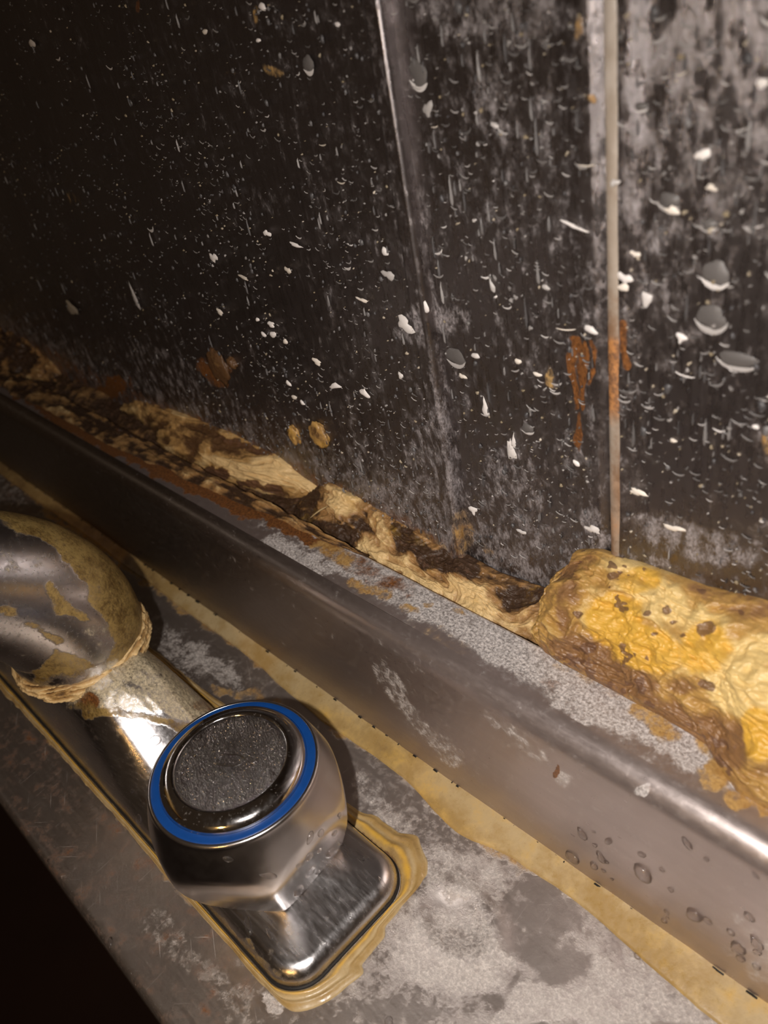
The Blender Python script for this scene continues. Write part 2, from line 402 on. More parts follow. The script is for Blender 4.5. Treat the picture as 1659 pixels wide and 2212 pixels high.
B_ = mx(0.75 * ell(px, 1207, 1665, 7, 13, 0, 0.2), 0.25 * sst(700, 200, px[..., 0]))
upst = mesh_obj('upstand', V, Fq, M_up, sink, attrs={'dirt_and_shade': np.stack([R_, 0 * R_, B_, 1.15 * sst(1150, 250, px[..., 0])], -1).reshape(-1, 4)})  # alpha and weak brown paint shade into the left end of the face

YB = 0.560                                  # back edge of the shelf
prof = lin((YF + 0.006 + RU, ZL), (YB - 0.004, ZL + 0.002), 60) + arc(YB - 0.004, ZL - 0.004, 0.006, 90, 0, 5) + lin((YB + 0.002, ZL - 0.006), (YB + 0.003, ZL - 0.03), 3) + lin((YB + 0.004, ZL - 0.032), (YW + 0.01, ZL - 0.032), 4)
def fledge(V):
    V[..., 2] += 0.003 * (fbm(V, 14, 3, 19) - 0.5) * sst(YF + .05, YF + .07, V[..., 1])
    return V
V, Fq = extrude(prof, f=fledge); P = V
px = warp(proj(V), V, 22, 34, 6)
rt = sst(500, 800, px[..., 0])
R_ = 0.30 + 0.55 * rt + 0.4 * (fbm(P, 16, 4, 41) - 0.5)
edge = sst(0.040, 0.062, P[..., 1] - YF + 0.02 * (fbm(P, 20, 4, 43) - 0.5))
R_ = R_ * (0.35 + 0.65 * edge)
R_ = mx(R_, 0.75 * ell(px, 640, 1200, 90, 28, 30), 0.9 * ell(px, 1060, 1400, 70, 26, 25), 0.7 * ell(px, 1250, 1520, 90, 40, 30))
G_ = mx(0.85 * pline(px, [(690, 1180), (750, 1210)], 18), 0.8 * pline(px, [(760, 1260), (830, 1285)], 16), 0.75 * ell(px, 880, 1315, 24, 14, 10), 0.7 * ell(px, 925, 1300, 14, 8), 0.7 * ell(px, 990, 1320, 18, 10, 30),
        0.9 * pline(px, [(1370, 1530, 14), (1450, 1590, 26)], 16), 0.95 * ell(px, 1545, 1670, 36, 46, 30), 0.9 * ell(px, 1590, 1730, 40, 26, 30), 0.9 * pline(px, [(1520, 1610), (1620, 1640), (1659, 1760)], 20), 0.8 * ell(px, 1640, 1700, 30, 60),
        0.5 * ell(px, 950, 1380, 90, 22, 25), 0.55 * pline(px, [(1200, 1440), (1340, 1500)], 14))
B_ = mx(0.9 * pline(px, [(0, 770, 50), (120, 880, 40), (260, 960, 34), (420, 1050, 26), (600, 1130, 18), (720, 1180, 14)], 20), 0.62 * pline(px, [(720, 1190), (800, 1240), (880, 1270)], 26), 0.5 * ell(px, 1190, 1480, 40, 12, 20),
        0.8 * ell(px, 1550, 1660, 16, 24), 0.8 * ell(px, 1610, 1740, 20, 12), 0.85 * ell(px, 1597, 1745, 9, 7, 0, .2), 0.45 * ell(px, 1330, 1490, 30, 10, 30))
G_ = G_ * 0.74; B_ = B_ * 0.82
ledge = mesh_obj('back_shelf', V, Fq, M_up, sink, attrs={'dirt_and_shade': np.stack([R_, G_, B_, 0 * R_], -1).reshape(-1, 4)})

# ochre sealant bead along the foot of the upstand
xs = XS[XS < 0.3]; nb_ = 26
wid = 0.016 + 0.008 * sst(-1.1, -0.8, xs) + 0.008 * fbm(np.stack([xs * 5, 0 * xs, 0 * xs], -1), 1, 3, 61) + 0.016 * np.exp(-((xs + 0.52) / 0.07) ** 2) + 0.012 * sst(-0.35, -0.1, xs) + 0.008 * np.exp(-((xs + 0.8) / 0.1) ** 2) + 0.003 * (fbm(np.stack([xs * 30, 0 * xs, 0 * xs], -1), 1, 3, 62) - 0.5)
t = np.linspace(0, 1, nb_)
V = np.empty((len(xs), nb_, 3)); V[..., 0] = xs[:, None]
V[..., 1] = (YF + 0.001) - wid[:, None] * t[None] * 1.15
V[..., 2] = 0.001 + 0.010 * (1 - t[None]) ** 1.2 * (0.8 + 0.4 * fbm(V * [1, 0, 0], 20, 2, 8)) + 0.0035 * np.sqrt(np.clip(1 - t[None] ** 6, 0, 1))
V[:, -1, 2] = -0.002
tone = np.stack([0.45 + 0.5 * fbm(V, (9, 20, 9), 3, 70) - 0.1 * t, 0.0 + 0.65 * fbm(V, (5, 5, 5), 2, 71), 0.1 + 0 * V[..., 0], 0 * V[..., 0]], -1)
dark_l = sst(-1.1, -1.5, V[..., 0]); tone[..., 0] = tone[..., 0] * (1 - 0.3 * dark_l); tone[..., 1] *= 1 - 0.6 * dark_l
tag(mesh_obj('sealant_bead', V, grid_faces(len(xs), nb_, flip=True), M_bead, sink, attrs={'tone': tone.reshape(-1, 4)}), 'yellowed sealant bead')
# black mould line over the bead, broken into dashes
rng = random.Random(5)
x = -2.2; Vm = []; Fm = []
while x < 0.0:
    L_ = rng.uniform(0.002, 0.014) * (1.4 if x > -0.45 else 0.7); h = rng.uniform(0.0006, 0.0018)
    if rng.random() < (0.6 if x > -0.42 else 0.3):
        n0 = len(Vm); n = 6
        for k in range(n):
            f = k / (n - 1); w = h * math.sin(math.pi * (0.12 + 0.76 * f)) * rng.uniform(0.6, 1.2)
            yy = YF - 0.0015
            Vm += [(x + L_ * f, yy + 0.001, 0.0125 - w), (x + L_ * f, yy - 0.0012, 0.0135), (x + L_ * f, yy + 0.001, 0.0135 + w)]
        for k in range(n - 1):
            for j in range(2): Fm.append((n0 + k * 3 + j, n0 + k * 3 + 3 + j, n0 + k * 3 + 4 + j, n0 + k * 3 + 1 + j))
    x += L_ + rng.uniform(0.0005, 0.012)
tag(mesh_obj('mould_specks', Vm, Fm, M_black, sink), kind='stuff')

# ------------------------------------------------------------------ floor far below
V = np.array([(-12, -14, -3.6), (6, -14, -3.6), (6, 0.6, -3.6), (-12, 0.6, -3.6), (-12, -14, -3.7), (6, -14, -3.7), (6, 0.6, -3.7), (-12, 0.6, -3.7)], float)
tag(mesh_obj('floor', V, [(0, 1, 2, 3), (7, 6, 5, 4), (0, 4, 5, 1), (1, 5, 6, 2), (2, 6, 7, 3), (3, 7, 4, 0)], M_floor, smooth=False), kind='structure')

# ------------------------------------------------------------------ wall of steel sheets
wall = tag(empty('wall_back'), kind='structure')
X1, X2 = -0.652, -0.420
ZT = 2.0
def zs_(n=520): return np.concatenate([np.linspace(0.20, 1.05, n), np.linspace(1.07, ZT, 30)])
def wall_dirt(V):
    P = V; px = warp(proj(V), V, 20, 30, 12)
    x, z = px[..., 0], px[..., 1]
    fold = 845 + (z * 0.137)
    st = fbm(P, (26, 1, 2.2), 4, 90); big = fbm(P, (5, 1, 4), 3, 91); sm = fbm(P, (34, 1, 26), 4, 92)
    r = 0.16 + 0.30 * (st - 0.45) + 0.35 * (sm - 0.5) + 0.16 * (big - 0.5)
    r += 0.05 * sst(850, 1000, x) * sst(700, 100, z) + 0.05 * sst(850, 950, x)
    low = sst(0.46, 0.27, P[..., 2]); r += 0.34 * low
    r += 0.06 * sst(400, 900, x)
    r = mx(r, 0.55 * ell(px, 930, 700, 50, 90, 75), 0.6 * ell(px, 900, 690, 26, 20), 0.5 * ell(px, 1110, 1030, 90, 60, 50), 0.62 * ell(px, 1280, 1130, 40, 30, 40), 0.6 * ell(px, 1500, 1170, 160, 45, 15), 0.46 * ell(px, 930, 950, 70, 90), 0.4 * ell(px, 360, 800, 120, 60, 30), 0.5 * ell(px, 1060, 30, 200, 60))
    r = mx(r, 0.5 * pline(px, [(915, 600), (968, 950), (992, 1120)], 16))
    hem = (V[..., 0] > X1 - 0.006) & (V[..., 0] < X1 + 0.003) & (V[..., 1] < 0.637)
    r = np.where(hem, 0.22 + 0.35 * sst(0.62, 0.5, P[..., 2]), r)
    r -= 0.16 * ell(px, 1540, 1060, 130, 90) + 0.1 * ell(px, 1470, 900, 100, 80) + 0.1 * ell(px, 450, 560, 260, 120, 20)
    g = mx(0.5 * ell(px, 1240, 60, 9, 30, 0), 0.75 * ell(px, 1268, 221, 11, 12), 0.5 * ell(px, 590, 150, 30, 16, 20), 0.5 * ell(px, 555, 35, 12, 20), 0.4 * ell(px, 490, 160, 12, 8), 0.55 * ell(px, 1188, 820, 9, 26), 0.5 * ell(px, 1000, 1150, 30, 60, 10),
           0.45 * ell(px, 930, 1180, 60, 18, 35), 0.55 * ell(px, 1655, 950, 14, 30), 0.45 * ell(px, 1050, 1190, 14, 12), 0.4 * ell(px, 150, 430, 20, 20))
    b = mx(0.72 * pline(px, [(1240, 730), (1238, 870)], 11), 0.75 * pline(px, [(1256, 745), (1262, 880)], 9), 0.6 * pline(px, [(1275, 740), (1276, 830)], 6), 0.55 * ell(px, 1248, 770, 24, 36), 0.6 * ell(px, 1245, 935, 12, 60), 0.5 * pline(px, [(0, 740), (300, 880), (700, 1060), (980, 1220)], 45), 0.6 * ell(px, 460, 800, 40, 40), 0.35 * ell(px, 660, 950, 70, 50), 0.75 * pline(px, [(1352, 700), (1354, 790)], 9), 0.5 * ell(px, 293, 10, 8, 16), 0.35 * sst(120, 0, x) * sst(300, 500, z), 0.8 * ell(px, 230, 850, 22, 60, 60))
    return np.stack([r, g, b, 0 * r], -1).reshape(-1, 4)
def panel(xs, yf, name, label):
    zz = zs_(); V = np.empty((len(xs), len(zz), 3)); V[..., 0] = xs[:, None]; V[..., 2] = zz[None]
    V[..., 1] = yf(xs, zz)
    V[..., 1] += 0.0015 * (fbm(V, 6, 3, 77) - 0.5)
    o = mesh_obj(name, V, grid_faces(len(xs), len(zz)), M_wall, wall, attrs={'dirt_and_shade': wall_dirt(V)})
    if label: o['label'] = label
    return o
xa = np.concatenate([np.linspace(-3.4, -1.5, 200)[:-1], np.linspace(-1.5, X1 - .03, 300)[:-1], np.linspace(X1 - .03, X1 - 0.004, 20)])
ye = np.array([(0.001, 0.0006), (0.0026, 0.002), (0.0036, 0.004), (0.004, 0.007), (0.004, 0.016)])
xL = np.concatenate([xa, X1 - 0.004 + ye[:, 0]])
def yL(xs, zz):
    base = 0.628 - 0.004 * sst(X1 - 0.026, X1 - 0.02, xs)
    base[len(xa):] += ye[:, 1]
    return base[:, None] + 0 * zz[None]
panel(xL, yL, 'steel_panel', 'left steel sheet with hemmed edge lapping over its neighbour')
xM = np.linspace(X1 - 0.01, X2, 200)
def yM(xs, zz):
    b_ = 0.640 - 0.005 * sst(X2 - 0.050, X2 - 0.018, xs) + 0.008 * np.clip((xs - X2 + 0.012) / 0.012, 0, 1) ** 1.3
    return b_[:, None] + 0 * zz[None]
panel(xM, yM, 'steel_panel', 'middle steel sheet with rusty streaks')
xR = np.concatenate([np.linspace(X2 + 0.008, 0.05, 260)[:-1], np.linspace(0.05, 1.0, 20)])
def yR(xs, zz):
    b_ = 0.634 - 0.004 * sst(X2 + 0.045, X2 + 0.02, xs)
    return b_[:, None] + 0 * zz[None]
panel(xR, yR, 'steel_panel', 'right steel sheet with dried drips')
# sealant in the vertical joint
zz = zs_(420); th = np.linspace(0, 1, 13); V = np.empty((len(zz), 13, 3))
wd = 0.0145 + 0.003 * fbm(np.stack([0 * zz, 0 * zz, zz * 12], -1), 1, 3, 5) - 0.004 * sst(0.5, 0.3, zz)
V[..., 0] = X2 + 0.004 + wd[:, None] * th[None]; V[..., 2] = zz[:, None]
V[..., 1] = 0.6325 - 0.004 * np.sin(th[None] * np.pi) ** 0.6 + 0.0015 * (fbm(V, (120, 1, 14), 3, 6) - 0.5)
orange = sst(0.52, 0.58, zz) * sst(0.66, 0.63, zz)
tone = np.stack([0.50 + 0.8 * (fbm(V, (30, 1, 7), 3, 17) - 0.5) + 0.35 * (fbm(V, (60, 1, 8), 3, 7) - 0.5) - 0.12 * orange[:, None], 0.9 * orange[:, None] + 0.42 * sst(0.56, 0.48, zz)[:, None] + 0 * V[..., 0], 0.38 * orange[:, None] + 0.3 * fbm(V, (80, 1, 8), 3, 8) + 0 * V[..., 0], 0 * V[..., 0]], -1)
tag(mesh_obj('joint_sealant', V, grid_faces(len(zz), 13, flip=True), M_seam, wall, attrs={'tone': tone.reshape(-1, 4)}), 'beige sealant strip stained orange')

# dried splashes --------------------------------------------------
def wall_y(x): return 0.624 if x < X1 - 0.02 else (0.628 if x < X1 else (0.6395 - 0.012 * float(sst(X2 - 0.045, X2 - 0.002, x)) if x < X2 else (0.628 if x < X2 + 0.018 else 0.634 - 0.004 * float(sst(X2 + 0.045, X2 + 0.02, x)))))
def splash(x, z, w, h, kind, rnd, Vl, Fl, Tl, tone, rot=0.0):
    y = wall_y(x) - 0.0007; n0 = len(Vl); c, s_ = math.cos(rot), math.sin(rot)
    def add(u, v, d): Vl.append((x + u * c - v * s_, y - d, z + u * s_ + v * c)); Tl.append(tone)
    if kind == 'arc':                         # crescent: lower rim of a dried drop
        n = 9; a0, a1 = math.radians(rnd.uniform(185, 215)), math.radians(rnd.uniform(325, 355))
        for k in range(n):
            a_ = a0 + (a1 - a0) * k / (n - 1); th_ = h * 0.28 * math.sin(math.pi * k / (n - 1)) ** 0.7 + 0.0002
            add(w * math.cos(a_), h * math.sin(a_) + th_, 0.0); add(w * math.cos(a_), h * math.sin(a_) + th_ * .3, 0.0008); add(w * math.cos(a_), h * math.sin(a_) - th_ * .6, 0.0)
        for k in range(n - 1):
            for j in range(2): Fl.append((n0 + k * 3 + j, n0 + k * 3 + 1 + j, n0 + k * 3 + 4 + j, n0 + k * 3 + 3 + j))
        return
    n = 14; ph = [rnd.uniform(0, 6.28) for _ in range(3)]
    add(0, 0, 0.0016)
    for ring, q in ((0, 0.7), (1, 1.0)):
        for k in range(n):
            a_ = 2 * math.pi * k / n
            irr = 1 + (0.12 * math.sin(2 * a_ + ph[0]) + 0.10 * math.sin(3 * a_ + ph[1]) + 0.07 * math.sin(5 * a_ + ph[2])) * (2.2 if kind == 'flake' else 1.0)
            u = w * math.cos(a_) * irr; v = h * math.sin(a_) * irr
            if kind == 'tear' and math.sin(a_) > 0: u *= (1 - math.sin(a_)) ** 0.8; v *= 1.9
            if kind == 'tail' and math.sin(a_) < -0.3: u *= 0.35; v *= 2.0
            add(u * q, v * q, 0.0013 if ring == 0 else -0.0006)
    for k in range(n):
        k2 = (k + 1) % n
        Fl.append((n0, n0 + 1 + k2, n0 + 1 + k)); Fl.append((n0 + 1 + k, n0 + 1 + k2, n0 + 1 + n + k2, n0 + 1 + n + k))
rnd = random.Random(11)
SP = [(1527, 329, 15, 9, 'dot', .95), (1460, 447, 18, 12, 'tear', .95), (1250, 487, 30, 5, 'flake', .9), (1285, 343, 22, 8, 'arc', .6), (905, 160, 22, 30, 'disc', .30), (1555, 585, 28, 32, 'disc', .32), (1545, 680, 30, 34, 'disc', .2), (1600, 770, 36, 24, 'disc', .2),
      (1480, 722, 10, 10, 'tail', .9), (1383, 541, 10, 8, 'flake', .95), (1360, 612, 10, 9, 'dot', .95), (1363, 592, 14, 14, 'flake', .85), (1405, 640, 14, 16, 'flake', .7), (1290, 703, 14, 8, 'dot', .8), (1225, 706, 26, 8, 'arc', .8), (1490, 800, 22, 9, 'arc', .8), (1385, 1055, 22, 9, 'flake', 1.0),
      (1462, 1134, 20, 9, 'flake', .95), (1247, 1000, 9, 6, 'dot', 1.), (1105, 975, 14, 22, 'flake', .75), (1050, 885, 8, 22, 'tear', .8), (1022, 1100, 10, 9, 'tail', .95), (803, 637, 14, 5, 'flake', .9), (597, 495, 11, 8, 'flake', .9), (480, 548, 12, 12, 'flake', .85), (642, 574, 9, 8, 'flake', .6),
      (493, 665, 11, 7, 'flake', .9), (703, 771, 13, 9, 'flake', 1.), (742, 823, 16, 9, 'flake', .95), (806, 839, 15, 9, 'tear', .95), (641, 818, 7, 6, 'dot', .95), (653, 848, 7, 6, 'dot', .9), (608, 713, 10, 7, 'dot', .95), (588, 713, 6, 6, 'dot', .9), (604, 691, 13, 7, 'flake', .95), (635, 728, 6, 7, 'dot', .9),
      (575, 681, 6, 4, 'dot', .95), (671, 860, 7, 6, 'flake', .9), (1000, 812, 9, 7, 'flake', .8), (1028, 768, 9, 7, 'dot', .7), (895, 690, 20, 22, 'flake', .75), (935, 655, 8, 16, 'tear', .9), (853, 533, 8, 9, 'dot', .85), (660, 520, 20, 4, 'flake', .85), (860, 583, 16, 12, 'flake', .5), (545, 590, 16, 4, 'flake', .6),
      (342, 480, 12, 14, 'arc', .6), (90, 89, 9, 7, 'dot', .8), (145, 115, 10, 9, 'arc', .6), (258, 135, 10, 8, 'arc', .55), (592, 8, 8, 7, 'dot', .85), (467, 62, 6, 5, 'dot', .7), (583, 80, 5, 4, 'dot', .9), (690, 130, 14, 20, 'disc', .28), (770, 560, 12, 14, 'arc', .5), (310, 640, 8, 24, 'tear', .45), (170, 660, 26, 14, 'flake', .28),
      (1345, 385, 10, 8, 'flake', .6), (1545, 400, 10, 8, 'flake', .8), (1640, 480, 18, 6, 'arc', .7), (1610, 270, 16, 7, 'arc', .5), (1655, 175, 10, 9, 'dot', .9), (1480, 150, 12, 7, 'arc', .6), (1395, 225, 14, 10, 'disc', .3), (1540, 480, 16, 14, 'disc', .24), (1455, 430, 22, 20, 'disc', .18), (1128, 1148, 12, 6, 'flake', .7),
      (1290, 1135, 16, 12, 'flake', .8), (925, 235, 12, 16, 'flake', .4), (940, 270, 10, 5, 'arc', .7), (985, 770, 24, 26, 'disc', .2), (1140, 925, 16, 14, 'disc', .25), (1120, 780, 8, 6, 'dot', .9), (1162, 808, 9, 5, 'dot', .95), (1640, 915, 6, 5, 'dot', .9), (1462, 945, 6, 5, 'dot', .8), (850, 25, 12, 5, 'arc', .5),
      (1110, 955, 6, 16, 'tear', .8), (1105, 965, 5, 14, 'tear', .8), (755, 45, 6, 4, 'dot', .8), (1070, 270, 8, 6, 'dot', .6), (885, 800, 8, 8, 'flake', .7), (600, 240, 7, 5, 'arc', .6), (1180, 620, 8, 6, 'dot', .5), (1065, 620, 6, 14, 'tear', .5), (720, 300, 12, 6, 'arc', .5), (760, 380, 12, 8, 'arc', .5)]
for (sx, sy, sw, sh, kd, tn) in SP:
    q = on_y(sx, sy); d = float(np.linalg.norm(q - [0, 0, 1])); k = d / F * 1.05
    Vl, Fl, Tl = [], [], []
    fs = 0.62 if kd in ('flake', 'tear', 'arc') else 0.72
    fs *= 0.85 if kd == 'disc' else 1.0
    splash(q[0], q[2], sw * k / 0.62 * fs, sh * k * 1.25 * fs, kd if kd != 'disc' else 'dot', rnd, Vl, Fl, Tl, (tn, rnd.choice([0, 0, .25]), 0.6 if kd == 'disc' else 0, 1), rnd.uniform(-.3, .3))
    if kd == 'disc':
        Tl = [(0.06 + tn * 0.12, 0, 0.0, 1)] * len(Tl); n_ = len(Vl)
        splash(q[0], q[2] , sw * k / 0.62 * .7, sh * k * .85, 'arc', rnd, Vl, Fl, Tl, (min(1, tn * 2.2), 0, 0, 1), 0)
    mesh_obj('splash', Vl, Fl, M_splash, wall, attrs={'tone': np.array(Tl)})
Vl, Fl, Tl = [], [], []
for i in range(11000):
    u = rnd.random(); x = -2.3 + 2.35 * (1 - u ** 1.3) if rnd.random() < .6 else rnd.uniform(-1.3, 0.02); z = rnd.uniform(0.27, 1.0)
    if X1 - 0.002 < x < X1 + 0.01 or X2 - .01 < x < X2 + .02: continue
    den = 0.45 + 1.1 * (float(vnoise(np.array([x * 9, 0, z * 7]), 4)) - 0.3)
    if rnd.random() > den: continue
    s_ = min(0.0019, 0.00075 * math.exp(rnd.gauss(0, 0.6))) * (1.35 if x > X1 and z > .5 else 1.0)
    tn = (0.45 + 0.55 * float(sst(-1.7, -0.75, x))) * min(1, 0.06 + 0.38 * rnd.random() ** 1.7 + (0.35 if rnd.random() < .07 else 0)) 
    r_ = rnd.random()
    if r_ < 0.42: splash(x, z, s_ * 3.0, s_ * 2.0, 'arc', rnd, Vl, Fl, Tl, (tn, 0, 0.1, 1), rnd.uniform(-.4, .4))
    elif r_ < 0.8: splash(x, z, s_ * rnd.uniform(.5, 1.3), s_ * rnd.uniform(.5, 1.3), 'flake', rnd, Vl, Fl, Tl, (tn, rnd.choice([0, 0, .3]), 0, 1), rnd.uniform(-1, 1))
    elif r_ < (0.93 if x > X1 else 0.85): splash(x, z, s_ * 0.7, s_ * rnd.uniform(2, 5), 'tear', rnd, Vl, Fl, Tl, (tn * .6, 0, 0.2, 1), 0)
    else: splash(x, z, s_ * 1.5, s_ * 2.1, 'dot', rnd, Vl, Fl, Tl, (tn * .25, 0, 0.3, 1), 0)
tag(mesh_obj('splash_specks', Vl, Fl, M_splash, wall, attrs={'tone': np.array(Tl)}), kind='stuff')

# ------------------------------------------------------------------ crusts in the wall joint
def drape(name, xs, y0, z1, bulge, amp, mat, label, cat, group=None, nt=110, seed=1, zb=ZL - 0.03, tone_fn=None, flap=0.5, an=1.0, wallY=0.637, fsc=16):
    """lumpy body lying in the angle of shelf and wall; y0(x) front foot, z1(x) height on wall, bulge(x) outward swell"""
    t = np.linspace(0, 1, nt); V = np.empty((len(xs), nt, 3))
    Y0 = y0(xs)[:, None]; Z1 = z1(xs)[:, None]; B = bulge(xs)[:, None]; T = t[None]
    yc, zc = Y0 + (wallY - Y0) * T, zb + (Z1 - zb) * T
    L_ = np.hypot(wallY - Y0, Z1 - zb); ny, nz = -(Z1 - zb) / L_, (wallY - Y0) / L_
    prof_ = np.sin(np.pi * np.clip(T, 0, 1)) ** 0.6
    V[..., 0] = xs[:, None]; V[..., 1] = yc + ny * B * prof_; V[..., 2] = zc + nz * B * prof_
    V0 = V; V = V * np.array([an, 1.25, 1.25]); w_ = fbm(V, 9, 3, seed + 9)[..., None] * 0.12
    big = fbm(V, 11, 4, seed) - 0.5; rg = ridge(V + w_, 14, 5, seed + 2) - 0.6; fi = fbm(V, 60, 4, seed + 4) - 0.5; rf = ridge(V + w_ * .5, 38, 4, seed + 3) - 0.6
    terr = fbm(V + w_, fsc, 4, seed + 6); st = np.floor(terr * 9) / 9 + sst(0.55, 1.0, (terr * 9) % 1) / 9
    h = 0.9 * big + 0.55 * rg + 0.28 * fi + 0.38 * rf + flap * 1.6 * (st - 0.5)
    V = V0; e = np.minimum(1, np.sin(np.pi * np.clip(T, 0, 1)) * 2.5 + 0.12)
    D = amp * h * e
    V[..., 1] += ny * D; V[..., 2] += nz * D
    V[..., 0] += amp * 0.7 * (fbm(V, 22, 3, seed + 13) - 0.5)
    V[..., 1] = np.minimum(V[..., 1], 0.6385)
    r = 0.50 + 1.1 * h
    if tone_fn: tone = tone_fn(V, r)
    else: tone = np.stack([r, 0.25 + 0 * r, 0.2 + 0 * r, 0 * r], -1)
    o = mesh_obj(name, V, grid_faces(len(xs), nt, flip=True), mat, attrs={'tone': tone.reshape(-1, 4)})
    return tag(o, label, cat, group)
def ci(xp, fp): return lambda x: np.interp(x, xp, fp)

# large yellow lump on the right
def tl(V, r):
    px = warp(proj(V), V, 18, 30, 33)
    yel = mx(0.9 * ell(px, 1330, 1340, 60, 60), 0.75 * ell(px, 1390, 1400, 90, 50, 20), 0.85 * ell(px, 1640, 1590, 40, 60), 0.6 * ell(px, 1520, 1400, 60, 60), 0.5 * ell(px, 1380, 1250, 50, 30))
    pale = mx(0.35 * ell(px, 1600, 1480, 90, 60, 50), 0.3 * ell(px, 1350, 1220, 40, 20), 0.3 * ell(px, 1450, 1310, 120, 40, 20), .25 * ell(px, 1640, 1400, 60, 30), 0.22 * ell(px, 1300, 1350, 60, 70))
    brown = mx(0.9 * pline(px, [(1230, 1400), (1320, 1450), (1420, 1540), (1560, 1620)], 42), 0.5 * ell(px, 1540, 1290, 150, 30, 15), 0.6 * ell(px, 1235, 1310, 26, 80), 0.6 * ell(px, 1500, 1480, 50, 20, 0))
    spots = sst(0.62, 0.70, fbm(V, 90, 2, 88)) * sst(0.45, 0.6, fbm(V, 12, 2, 89))
    purple = mx(*[0.80 * ell(px, a_, b_, c_ * .72, c_ * .5, 0, .5) for a_, b_, c_ in ((1345, 1300, 12), (1350, 1315, 14), (1400, 1322, 14), (1435, 1318, 18), (1450, 1342, 10), (1470, 1368, 9), (1330, 1248, 18), (1270, 1395, 26), (1255, 1330, 16), (1410, 1368, 10), (1600, 1325, 12), (1520, 1360, 30))])
    hole = 0.9 * ell(px, 1530, 1480, 22, 14)
    R_ = np.clip(0.50 + 0.55 * (r - 0.5) + pale - 0.34 * brown, 0.05, 1)
    return np.stack([R_, 0.16 + yel, mx(0.12 + 0.30 * brown, spots * .95, purple, hole), 0 * r], -1)
xs = np.linspace(-0.488, 0.12, 420)
drape('sealant_lump', xs, ci([-0.50, -0.485, -0.46, -0.30, -0.24, -0.20, 0.12], [.60, .57, .556, .554, .548, .515, .51]), ci([-0.50, -0.488, -0.46, -0.43, -0.38, -0.30, -0.24, 0.12], [.25, .31, .355, .370, .375, .378, .39, .41]),
      ci([-0.50, -0.48, -0.44, -0.3, 0.12], [.0, .03, .046, .044, .05]), 0.036, M_lump, 'large yellow swollen sealant lump with brown spots beside the vertical joint', 'sealant', nt=240, seed=3, zb=ZL - 0.001, tone_fn=tl, flap=0.55, an=0.9, fsc=7)
# ridge of crumbled sealant between the shelf edge and the wall
def tc(V, r):
    px = warp(proj(V), V, 14, 40, 35)
    pale = mx(0.30 * pline(px, [(770, 1165), (830, 1195), (900, 1230), (1000, 1290), (1200, 1380)], 22), 0.3 * pline(px, [(700, 1060), (790, 1130)], 14), 0.2 * ell(px, 1000, 1290, 60, 30, 30))
    dk = mx(0.6 * pline(px, [(860, 1150), (920, 1210), (1010, 1225)], 20), 0.25 * ell(px, 760, 1130, 40, 20, 30), .4 * pline(px, [(560, 1080), (660, 1130), (760, 1160)], 18))
    return np.stack([np.clip(0.47 + 0.9 * (r - 0.5) + pale * .8 - dk, 0.02, 1), 0.22 + 0.2 * fbm(V, 8, 2, 3), 0.22 + 0.3 * dk, 0 * r], -1)
xs = np.linspace(-1.02, -0.47, 420)
drape('crumbled_sealant', xs, ci([-1.02, -0.95, -0.47], [.575, .566, .563]), ci([-1.02, -0.98, -0.93, -0.80, -0.72, -0.66, -0.6, -0.5, -0.47], [.23, .275, .290, .275, .262, .262, .255, .268, .30]),
      ci([-1.02, -0.95, -0.7, -0.47], [.001, .010, .010, .012]), 0.020, M_crust, 'crumbling tan sealant strip left of the big yellow lump', 'sealant', seed=17, zb=ZL - 0.026, tone_fn=tc, flap=0.8, nt=150, an=0.75)
# split shell of old sealant
def ts(V, r):
    px = warp(proj(V), V, 14, 40, 36)
    pale = mx(0.35 * pline(px, [(450, 1000), (520, 1030), (570, 1050)], 20), 0.25 * pline(px, [(500, 950), (600, 990), (680, 1040)], 20))
    dk = mx(0.6 * ell(px, 470, 1020, 26, 12, 10), 0.5 * pline(px, [(520, 1045), (600, 1060)], 8), 0.35 * pline(px, [(480, 950), (580, 980)], 8))
    return np.stack([np.clip(0.40 + 0.9 * (r - 0.5) + pale - dk, 0.02, 1), 0.2 + 0 * r, 0.2 + dk, 0 * r], -1)
xs = np.linspace(-1.62, -0.955, 420)
drape('sealant_shell', xs, ci([-1.62, -1.5, -1.42, -1.2, -1.05, -0.955], [.61, .60, .578, .575, .60, .632]), ci([-1.62, -1.55, -1.42, -1.2, -1.08, -0.955], [.262, .285, .290, .302, .300, .268]),
      ci([-1.62, -1.5, -1.35, -1.1, -0.955], [.001, .006, .018, .018, .002]), 0.022, M_shell, 'cracked tan shell of old sealant peeling off below the splashed wall', 'sealant', seed=29, zb=ZL - 0.022, tone_fn=ts, flap=0.9, nt=150, an=0.35)
# brown clod far left
xs = np.linspace(-2.9, -1.92, 260)
drape('brown_clod', xs, ci([-2.9, -2.1, -1.92], [.54, .55, .60]), ci([-2.9, -2.3, -2.1, -1.98, -1.92], [.29, .30, .315, .275, .235]), ci([-2.9, -2.2, -1.92], [.02, .018, .0]), 0.036, M_crust,
      'brown clod of sealant in the dark far end of the joint', 'sealant', seed=41, zb=ZL - 0.01, nt=90, flap=0.6)
# low brown grime bed under everything
def tb(V, r): return np.stack([np.clip(0.26 + 0.5 * (r - 0.5), 0, 1), 0.05 + 0 * r, 0.42 + 0 * r, 0 * r], -1)
xs = np.linspace(-3.2, 0.1, 700)
o = drape('grime_bed', xs, ci([-3.2, 0.1], [YB - .004, YB - .004]), ci([-3.2, 0.1], [.245, .245]), ci([-3.2, .1], [.002, .002]), 0.014, M_crust, None, None, nt=60, seed=55, zb=ZL - 0.026, tone_fn=tb)
o.parent = sink
